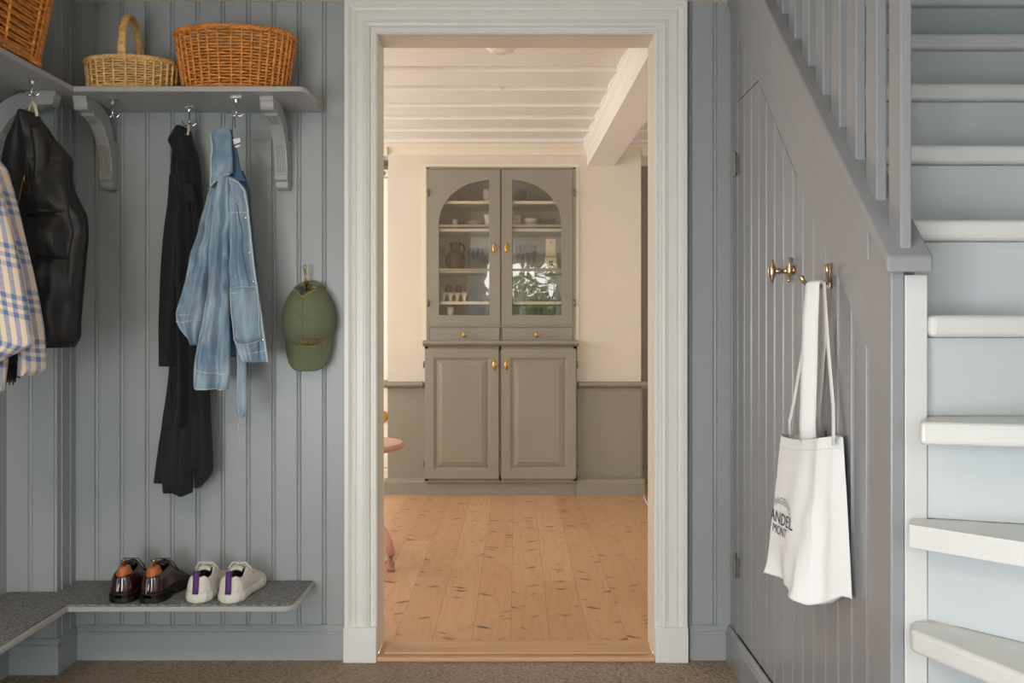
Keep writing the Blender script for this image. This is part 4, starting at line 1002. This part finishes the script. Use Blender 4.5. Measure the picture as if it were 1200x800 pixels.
mb.prism([(wr0+d, z-.004) for d, z in CR], 'y', KY-.05, KY+.5); mb.prism([(wl0-d, z-.004) for d, z in CR], 'y', KY-.05, KY+.5)
struct(mb.build('trim_cornice', M['cream_trim']))
# grey painted wall standing further back on the right
mb = MB(); mb.box(.82, 2.6, 6.50, 6.56, 0, KC); struct(mb.build('wall_recess', M['cab']))
mb = MB(); mb.prism([(6.50-d, z) for d, z in CR], 'x', .80, 2.6); struct(mb.build('trim_recess', M['cream_trim']))
mb = MB(); mb.prism([(6.50-d, z) for d, z in SK2], 'x', .82, 2.6); struct(mb.build('baseboard_recess', M['cab']))
# ceiling beam with crown moulding, running towards the doorway a little askew
mb = MB()
def beam_ring(y, dx):
    pts = [(.466, 2.155), (.640, 2.155), (.640, KC+.01), (.430, KC+.01), (.430, KC-.012), (.438, KC-.018), (.444, KC-.036), (.458, KC-.052), (.462, KC-.066), (.462, KC-.085), (.466, KC-.090)]
    return [(x+dx, y, z) for x, z in pts]
mb.loft([beam_ring(3.206, .055), beam_ring(KY-.001, 0)]); struct(mb.build('trim_ceiling_beam', M['ceil'], bevel=.0015))
# ceiling dome
q = P(587, 60, 3.84)
dm = thing('ceiling_light', 'round white flush ceiling light in the dining room', 'lamp', (q.x, 3.84, KC-.004))
mb = MB(); mb.lathe([(.075, -.001), (.078, -.012), (.070, -.020)], (q.x, 3.84, KC-.002), 'z', 32); mb.build('base', M['cream_trim'], dm, smooth=False)
mb = MB(); mb.lathe([(.070, -.018), (.068, -.034), (.055, -.050), (.03, -.060), (.0, -.062)], (q.x, 3.84, KC-.002), 'z', 32); mb.build('dome', M['glazed'], dm, smooth=True)
sm = MB(); sm.lathe([(.012, 0), (.014, -.008), (.0, -.014)], (P(587, 102, 4.63).x, 4.63, KC-.004), 'z', 14)
tag(sm.build('ceiling_hook', M['cream_trim'], smooth=True), 'tiny white ceiling rosette on the boards beyond the flush light', 'hook')

# ---------------------------------------------------------------- built-in cabinet
YD = 6.055        # face of the upper doors
YL = 5.985        # face of the lower doors
def X(px, Y=YD): return (px-VX)*Y/F
def Z(py, Y=YD): return H-(py-VY)*Y/F
cab = thing('china_cabinet', 'built-in grey green china cabinet with arched glass doors', 'cabinet', ((cl+cr_)/2, YL, 0))
mb = MB(); i0, i1 = -.590, .388
mb.box(i0, i0+.012, YD+.018, YD+.42, .95, 2.14); mb.box(i1-.012, i1, YD+.018, YD+.42, .95, 2.14); mb.box(i0, i1, YD+.40, YD+.42, .95, 2.14)
mb.box(i0, i1, YD+.018, YD+.42, 2.128, 2.14); mb.build('carcass', M['cab_in'], cab)
mb = MB()    # frame round the upper doors
mb.box(i0, X(503), YD+.004, YD+.03, 1.0, 2.145); mb.box(X(671), i1, YD+.004, YD+.03, 1.0, 2.145); mb.box(i0, i1, YD+.004, YD+.03, Z(198), 2.145)
mb.box(X(586), X(588), YD+.012, YD+.03, Z(402), Z(198)); mb.box(i0, i1, YD+.002, YD+.03, Z(383.5), Z(381.2)); mb.box(i0, i1, YD+.004, YD+.03, .98, Z(400)); mb.build('frame', M['cab'], cab, bevel=.002)
mb = MB(); mb.prism([(cl-.012, 1.0), (i0, 1.0), (i0, 2.145), (i1, 2.145), (i1, 1.0), (cr_+.012, 1.0), (cr_+.012, 2.170), (cl-.012, 2.170)], 'y', KY-.012, KY+.02); mb.build('surround', M['cream_trim'], cab)
shelfz = {236: 0, 268.5: 0, 317: 0, 354.5: 0}
for py in shelfz:
    z = Z(py); MB().box(i0+.012, i1-.012, YD+.035, YD+.40, z-.011, z+.009).build('shelf', M['shelfwhite'], cab, bevel=.002)
SHZ = {0: Z(236)+.0095, 1: Z(268.5)+.0095, 2: Z(317)+.0095, 3: Z(354.5)+.0095, 4: Z(371)+.0095}
MB().box(i0+.012, i1-.012, YD+.03, YD+.40, Z(383), Z(371)+.009).build('shelf', M['cab_in'], cab)
def arch_door(x0, x1, gx0, gx1, mirror):
    """x0,x1 door edges; gx0..gx1 glazed opening; the arch falls towards the outer side"""
    z0, z1 = Z(381), Z(198.5); g0, gs, gt = Z(369.5), Z(262), Z(210.5)
    outer, inner = (gx0, gx1) if not mirror else (gx1, gx0)
    arc = [(inner+(outer-inner)*math.sin(a), gs+(gt-gs)*math.cos(a)) for a in [PI/2*k/20 for k in range(21)]]  # from the top inner corner down to the outer springing
    oe = x0 if not mirror else x1; ie = x1 if not mirror else x0
    mb = MB(); th = .024
    def quad(pts): mb.prism(pts, 'y', YD, YD+th)
    quad([(oe, z0), (outer, z0), (outer, gs), (oe, gs)]); quad([(ie, z0), (inner, z0), (inner, z1), (ie, z1)]); quad([(outer, z0), (inner, z0), (inner, g0), (outer, g0)])
    # head, strip by strip above the arc
    for (xa, za), (xb, zb) in zip(arc, arc[1:]): quad([(xa, za), (xb, zb), (xb, z1), (xa, z1)])
    quad([(oe, gs), (outer, gs), (outer, z1), (oe, z1)])
    bmesh.ops.remove_doubles(mb.bm, verts=mb.bm.verts, dist=1e-5)
    # drop internal duplicate walls between the strips
    seen = {}
    for f in list(mb.bm.faces):
        key = tuple(sorted(v.index for v in f.verts)) if False else tuple(sorted((round(v.co.x, 5), round(v.co.y, 5), round(v.co.z, 5)) for v in f.verts)); seen.setdefault(key, []).append(f)
    for fs in seen.values():
        if len(fs) > 1:
            for f in fs: mb.bm.faces.remove(f)
    d = mb.build('glass_door', M['cab'], cab)
    for py in (264.3, 316.0): MB().box(gx0, gx1, YD+.003, YD+.021, Z(py)-.0085, Z(py)+.0085).build('glazing_bar', M['cab'], d, bevel=.002)
    path = [(x, YD+.006, z) for x, z in arc]; path = [(inner, YD+.006, g0)]+path+[(outer, YD+.006, g0)]
    mb = MB(); mb.tube(path+[(inner, YD+.006, g0)], .0045, 6); mb.build('glazing_bead', M['cab'], d, smooth=True)
    mb = MB(); poly = [(inner, g0)]+arc+[(outer, g0)]; mb.prism(poly, 'y', YD+.012, YD+.015); mb.build('pane', M['pane'], d)
    return d
def pull(parent, x, z, Y, big=True):
    mb = MB(); h = .034 if big else .020
    pts = [(0, -h), (.006, -h*.8), (.009, -h*.45), (.011, 0), (.009, h*.4), (.005, h*.75), (0, h*1.05)]
    ring = []
    n = 24
    for sc_, dy in ((1, 0), (.92, -.003), (.5, -.005)):
        ring.append([(x+sc_*.0125*math.cos(a)*(1-.35*abs(math.sin(a))**3), Y+dy, z+sc_*h*math.sin(a)) for a in [2*PI*k/n for k in range(n)]])
    mb.loft(ring); mb.sphere((x, Y-.014, z-.006), .0095, 10); mb.tube([(x, Y, z-.006), (x, Y-.012, z-.006)], .004, 8)
    mb.sphere((x, Y-.005, z+h*.55), .006, 8); return mb.build('pull', M['brass'], parent, smooth=True)
dl = arch_door(X(503), X(586), X(514), X(574), False); dr = arch_door(X(588), X(671), X(600), X(658.5), True)
pull(dl, X(579), Z(290), YD); pull(dr, X(593.5), Z(290), YD)
for d, hx in ((dl, X(501.5)), (dr, X(673))):
    for py in (226, 355): MB().tube([(hx, YD-.006, Z(py)-.022), (hx, YD-.006, Z(py)+.022)], .009, 8).build('hinge', M['darkiron'], d, smooth=True)
for a, b, hx in ((503.5, 585.5, 544), (588.5, 671, 629)):
    dw = MB().box(X(a), X(b), YD-.002, YD+.02, Z(399.5), Z(383.8)).build('drawer', M['cab'], cab, bevel=.003); pull(dw, X(hx), Z(392), YD-.002, False)
mb = MB(); mb.prism([(YL-.015, .987), (YL-.022, .993), (YL-.022, 1.006), (YL-.016, 1.012), (YD+.03, 1.014), (YD+.03, .975), (YL+.004, .975)], 'x', X(495.5, YL), X(678, YL)); mb.build('ledge', M['cab'], cab, bevel=.002)
mb = MB(); lx0, lx1 = X(497.5, YL), X(676, YL)
mb.box(lx0, lx0+.02, YL+.022, YD+.42, .10, .98); mb.box(lx1-.02, lx1, YL+.022, YD+.42, .10, .98); mb.box(lx0, lx1, YL+.022, YL+.04, .09, .13); mb.box(lx0, lx1, YL+.022, YL+.04, .95, .98)
mb.box(X(585), X(587.5), YL+.022, YL+.04, .1, .98); mb.build('base_carcass', M['cab'], cab)
MB().box(-.60, .40, YL+.045, YL+.06, 0.004, .105).build('kickboard', M['cab'], cab)
def panel_door(a, b, py0, py1):
    x0, x1, z0, z1 = X(a, YL), X(b, YL), Z(py1, YL), Z(py0, YL); mb = MB()
    L4 = [(0, 0), (.056, 0), (.058, .004), (.064, .004), (.068, .011), (.078, .012), (.083, .007), (.106, .001), (.109, -.001), (.5, -.001)]
    def ring(i, d): return [(x0+i, YL+d, z0+i), (x1-i, YL+d, z0+i), (x1-i, YL+d, z1-i), (x0+i, YL+d, z1-i)]
    rings = [ring(0, .022)]+[ring(i, d) for i, d in L4[:-1]]
    mb.loft(rings, True, True); return mb.build('panel_door', M['cab'], cab, bevel=.0015)
pd = panel_door(498, 584.5, 408.5, 561); pull(pd, X(579.3, YL), Z(428, YL), YL); p2 = panel_door(587.5, 675, 408.5, 561); pull(p2, X(593.3, YL), Z(428, YL), YL)
for d, hx in ((pd, X(496.6, YL)), (p2, X(677, YL))):
    for py in (427, 543): MB().tube([(hx, YL+.006, Z(py, YL)-.022), (hx, YL+.006, Z(py, YL)+.022)], .0055, 8).build('hinge', M['darkiron'], d, smooth=True)

# ---------------------------------------------------------------- crockery behind the glass
def lathe_thing(name, label, cat, px, shelf_i, prof, m, Y=6.22, group=None, n=24):
    x = (px-VX)*Y/F; z = SHZ[shelf_i]; mb = MB(); mb.lathe(prof, (0, 0, 0), 'z', n, False)
    o = mb.build(name, m, smooth=True, origin=(0, 0, 0)); o.location = (x, Y, z)
    return tag(o, label, cat, group)
def cup_prof(r, h, t=.003): return [(.001, .001), (r*.7, 0), (r*.85, h*.15), (r, h), (r-t, h), (r*.8, h*.2), (.001, t)]
def glass_prof(r, h, t=.002): return [(.001, 0), (r*.85, 0), (r, h), (r-t, h), (r*.83, .006), (.001, .006)]
lathe_thing('jar', 'tall cream jar on the top shelf behind the left glass door', 'jar', 571, 0, [(.001, 0), (.026, 0), (.029, .02), (.029, .075), (.024, .085), (.026, .088), (.026, .094), (.001, .096)], M['china'])
lathe_thing('drinking_glass', 'small clear glass on the top shelf behind the left glass door', 'glass', 539, 0, glass_prof(.018, .06), M['glass'])
for i, px in enumerate((519, 526, 533, 541)):
    lathe_thing('drinking_glass', ['clear tumbler at outer end of second shelf, left glass door', 'second clear tumbler from outer end of second shelf, left door', 'cream striped tumbler left of the stacked plates', 'clear tumbler standing against the stacked plates, left door'][i], 'glass', px, 1, glass_prof(.019, (.07, .075, .07, .06)[i]), M['glass'] if i != 2 else M['china'], Y=6.2+.03*(i % 2), group='tumblers on the second shelf')
for i in range(5):
    lathe_thing('plate', ['lowest', 'second lowest', 'middle', 'second highest', 'topmost'][i]+' bowl in the grey stack behind the left glass door', 'plate', 556.5, 1, [(.001, .001), (.028, 0), (.048, .012), (.0475, .014), (.028, .003), (.001, .004)], M['cab_in'], Y=6.25, group='stacked plates on the second shelf').location.z += i*.0125
lathe_thing('jug', 'white flared jug at inner end of second shelf, left glass door', 'jug', 572.5, 1, [(.001, 0), (.022, 0), (.022, .02), (.026, .07), (.034, .098), (.031, .098), (.022, .06), (.001, .01)], M['china'], Y=6.15)
t = thing('stoneware_jug', 'round bellied brown stoneware jug behind the left glass door', 'jug', ((533.5-VX)*6.2/F, 6.2, SHZ[2]))
x_, z_ = t.location.x, t.location.z
mb = MB(); mb.lathe([(.001, 0), (.042, 0), (.058, .018), (.070, .055), (.068, .09), (.050, .122), (.034, .136), (.030, .150), (.036, .178), (.042, .186), (.038, .188), (.028, .165), (.028, .14), (.001, .13)], (x_, 6.2, z_), 'z', 28, False); mb.build('body', M['stoneware'], t, smooth=True)
mb = MB(); mb.tube([(x_+.034, 6.2, z_+.175), (x_+.055, 6.2, z_+.172), (x_+.062, 6.2, z_+.145), (x_+.055, 6.2, z_+.115)], .006, 8); mb.build('handle', M['stoneware'], t, smooth=True)
for i, px in enumerate((518, 551, 557, 563, 569)):
    lathe_thing('wine_glass', ['clear stemmed glass left of the brown stoneware jug', 'clear stemmed glass just right of the brown stoneware jug', 'second clear stemmed glass right of the stoneware jug', 'third clear stemmed glass right of the stoneware jug', 'clear stemmed glass furthest right of the stoneware jug'][i], 'glass', px, 2, [(.001, .001), (.026, 0), (.004, .006), (.003, .07), (.018, .085), (.024, .11), (.021, .155), (.0195, .155), (.021, .11), (.001, .085)], M['glass'], Y=6.2+.05*(i % 2), group='stemmed glasses on the third shelf')
t = thing('egg_holder', 'white scalloped china egg holder on fourth shelf behind left door', 'holder', ((532-VX)*6.17/F, 6.17, SHZ[3]))
x_, z_ = t.location.x, t.location.z; mb = MB()
arc = []
zt_ = .056; x0_ = -.075
outl = [(x0_, zt_), (.078, zt_)]
for k in range(4):       # hourglass pillars between drop shaped openings
    xc = x0_+.006+k*.046
    mb.prism([(x_+xc-.010, z_), (x_+xc+.010, z_), (x_+xc+.007, z_+.014), (x_+xc+.008, z_+.03), (x_+xc+.019, z_+.05), (x_+xc+.019, z_+zt_), (x_+xc-.019, z_+zt_), (x_+xc-.019, z_+.05), (x_+xc-.008, z_+.03), (x_+xc-.007, z_+.014)], 'y', 6.15, 6.165)
mb.box(x_+x0_-.006, x_+.085, 6.15, 6.21, z_+.050, z_+.060); mb.build('stand', M['china'], t)
for i, px in enumerate((526, 537)):
    o = lathe_thing('spice_jar', ('small brown jar standing on the left half of the egg holder', 'small brown jar standing on the right half of the egg holder')[i], 'jar', px, 3, [(.001, 0), (.024, 0), (.026, .025), (.020, .038), (.022, .05), (.001, .052)], M['stoneware'], Y=6.18, group='brown jars on the egg holder'); o.location.z += .061
for i, px in enumerate((548.5, 555.5)):
    lathe_thing('glass_bottle', ('tall clear bottle next to the scalloped egg holder', 'tall clear preserving bottle right of its twin, left glass door')[i], 'bottle', px, 3, [(.001, 0), (.020, 0), (.021, .09), (.018, .105), (.012, .12), (.012, .132), (.015, .134), (.001, .135)], M['glass'], Y=6.19)
for i, px in enumerate((519, 528, 566)):
    lathe_thing('cup', ['small clear cup lowest and outermost behind left door', 'pale cup on the bottom behind the left glass door', 'low clear cup at bottom inner corner of the left door'][i], 'cup', px, 4, cup_prof(.024, .055), (M['glass'], M['china'], M['glass'])[i], Y=6.17, group='cups on the bottom shelf')
# right-hand door
for i, px in enumerate((608, 614)):
    lathe_thing('drinking_glass', ('tall clear glass on top shelf, inner one behind right door', 'tall clear glass on top shelf, outer one behind right door')[i], 'glass', px, 0, glass_prof(.019, .10), M['glass'], Y=6.2+.06*i)
for i in range(3):
    o = lathe_thing('cup', ['lowest', 'middle', 'topmost'][i]+' cup of the grey stack at inner side of right door', 'cup', 605, 1, cup_prof(.033, .045), M['cab_in'], Y=6.2, group='stacked cups on the second shelf'); o.location.z += i*.025
for i in range(2):
    o = lathe_thing('bowl', ('lower', 'upper')[i]+' cream bowl of the stacked pair behind the right door', 'bowl', 621.5, 1, [(.001, 0), (.030, 0), (.044, .022), (.046, .04), (.043, .04), (.028, .006), (.001, .004)], M['china'], Y=6.2, group='stacked cream bowls'); o.location.z += i*.036
lathe_thing('glass_bowl', 'clear footed glass bowl right of the cream bowls', 'bowl', 641, 1, [(.001, 0), (.028, .002), (.006, .010), (.006, .018), (.040, .035), (.056, .062), (.056, .078), (.053, .078), (.05, .06), (.001, .03)], M['glass'], Y=6.22)
for i, px in enumerate((607, 612.5, 619, 625.5)):
    lathe_thing('wine_glass', ['slender clear flute nearest the middle behind right door', 'second slender flute from the middle behind right door', 'third slender flute from the middle behind right door', 'slender clear flute nearest the cream coffee grinder'][i], 'glass', px, 2, [(.001, .001), (.026, 0), (.004, .006), (.004, .06), (.014, .08), (.020, .17), (.0185, .17), (.012, .085), (.001, .078)], M['glass'], Y=6.2+.05*(i % 2), group='flutes on the third shelf')
t = thing('coffee_grinder', 'cream enamel wall coffee grinder standing behind the right door', 'grinder', ((645.5-VX)*6.17/F, 6.17, SHZ[2]))
x_, z_ = t.location.x, t.location.z
MB().box(x_-.040, x_+.040, 6.14, 6.20, z_, z_+.085).build('base', M['enamel'], t, bevel=.004); MB().box(x_-.034, x_+.034, 6.14, 6.20, z_+.088, z_+.21).build('hopper', M['enamel'], t, bevel=.006)
MB().box(x_-.014, x_+.014, 6.135, 6.14, z_+.03, z_+.060).build('window', M['gloss_dark'], t); mb = MB(); mb.lathe([(0, -.004), (.005, -.003), (.006, 0)], (x_, 6.14, z_+.185), 'y', 10); mb.build('knob', M['darkiron'], t)
for i, (px, sc_) in enumerate(((611, .85), (625.5, .85), (639, 1.0), (652, .92))):
    h = .125*sc_
    lathe_thing('carafe', ['conical clear carafe nearest the middle behind right door', 'second conical clear carafe from the middle', 'taller conical carafe right of the two small ones', 'tall clear carafe in outer corner behind right door'][i], 'carafe', px, 3, [(.001, 0), (.034*sc_, .001), (.036*sc_, .01), (.020, h*.6), (.013, h*.85), (.016, h), (.014, h), (.011, h*.85), (.018, h*.6), (.032*sc_, .012), (.001, .006)], M['glass'], Y=6.2, group='conical carafes on the fourth shelf')
for i, px in enumerate((616, 632, 647)):
    lathe_thing('cup', ['clear low glass cup at bottom inner side behind right door', 'clear low glass cup at bottom middle behind right door', 'clear low glass cup at bottom outer side behind right door'][i], 'cup', px, 4, cup_prof(.026, .05), M['glass'], Y=6.18, group='cups on the bottom shelf')

# ---------------------------------------------------------------- pedestal table and tiled stove at the left
tb2 = thing('pedestal_table', 'small round pink wood pedestal table with curved feet', 'table', (-.775, 4.28, .004))
mb = MB(); mb.lathe([(.001, .535), (.235, .535), (.250, .541), (.254, .552), (.250, .562), (.245, .566), (.001, .566)], (-.775, 4.28, 0), 'z', 64, False); mb.build('tabletop', M['pinkwood'], tb2, smooth=False)
mb = MB(); mb.lathe([(.001, .12), (.022, .13), (.034, .17), (.040, .21), (.026, .27), (.018, .36), (.026, .40), (.018, .44), (.022, .50), (.06, .53), (.001, .535)], (-.775, 4.28, 0), 'z', 24, False); mb.build('column', M['pinkwood'], tb2, smooth=True)
for k in range(3):
    a = -.55+k*2*PI/3; c_, s_ = math.cos(a), math.sin(a)
    pr = [(.02, .20), (.08, .226), (.15, .216), (.205, .176), (.238, .125), (.250, .080), (.250, .045), (.246, .022), (.244, .008)]
    rr = [.024, .026, .026, .026, .025, .024, .023, .022, .020]
    mb = MB(); mb.tube([(-.775+r*c_, 4.28+r*s_, z) for r, z in pr], [(w_, .012) for w_ in rr], 10, flat=(0, 0, 1)); 
    mb.tube([(-.775+r*c_, 4.28+r*s_, z) for r, z in ((.243, .06), (.223, .048), (.218, .036), (.228, .026), (.240, .03))], .009, 8)
    mb.tube([(-.775+r*c_, 4.28+r*s_, z) for r, z in ((.234, .014), (.268, .014))], .009, 8)
    mb.build('leg', M['pinkwood'], tb2, smooth=True)
sv = thing('tiled_stove', 'white glazed tiled stove with brass door left of the cabinet wall', 'stove', (-1.15, 6.38, .004))
MB().box(-1.46, -.862, 6.285, 6.75, .14, 2.12).build('body', M['glazed'], sv, bevel=.02, seg=4)
MB().box(-1.48, -.850, 6.27, 6.76, 2.12, 2.17).build('cornice', M['glazed'], sv, bevel=.01)
MB().box(-1.48, -.855, 6.27, 6.76, .004, .14).build('plinth', M['cream_trim'], sv, bevel=.01)
q = P(449, 487.5, 6.30); mb = MB(); mb.lathe([(0, -.03), (.034, -.025), (.042, -.010), (.040, 0), (.015, .01)], (q.x-.004, 6.28, q.z), 'y', 20, False); mb.build('door_knob', M['brass'], sv, smooth=True)
q = P(449.5, 204, 6.30); mb = MB(); mb.lathe([(0, -.03), (.018, -.025), (.020, 0), (.01, .01)], (q.x-.004, 6.28, q.z), 'y', 14, False); mb.build('damper', M['darkiron'], sv, smooth=True)
# white cable on the floor at the right
mb = MB(); pth = [P(754.5, 582, 6.0), P(757, 589, 5.8), P(761, 598, 5.6), P(765, 607, 5.4)]; pth = [(p.x, p.y, .010) for p in pth]; mb.tube(pth, .006, 8)
tag(mb.build('cable', M['cord'], smooth=True), 'white cable on the floor by the right jamb', 'cable')

# ================================================================== OUTSIDE THE ENTRANCE (seen mirrored in the cabinet glass)
struct(MB().box(-8, 8, -14, -1.7, -.06, -.03).build('ground', M['outside']))
rnd = random.Random(7)
hd = thing('hedge', 'leafy green garden hedge mirrored in the cabinet glass', 'hedge', (0, -7, -.03))
mb = MB()
for i in range(11000):
    x = rnd.uniform(-4.5, 4.5); z = 2.15*rnd.random()**.8+.22*math.sin(x*1.7)+.12*math.sin(x*4.1); y = -6.2-rnd.uniform(0, .5)-.25*math.sin(z*3+x)
    s_ = rnd.uniform(.035, .075); a = Vector((rnd.uniform(-1, 1), rnd.uniform(-1, 1), rnd.uniform(-1, 1))).normalized(); b = a.orthogonal().normalized()
    c = Vector((x, y, z)); vs_ = [mb.bm.verts.new(c+v) for v in (-a*s_, b*s_*.5, a*s_, -b*s_*.5)]; mb.bm.faces.new(vs_)
mb.build('leaves', M['leaf'], hd, weld=False)
mb = MB()
for k in range(9): x = -4+k; mb.tube([(x, -7.0, -.03), (x+.1, -6.9, .9), (x, -6.8, 2.0)], [.06, .05, .02], 8)
mb.box(-4.6, 4.6, -7.3, -6.8, 0, 1.7)
mb.build('trunk', M['leaf'], hd)
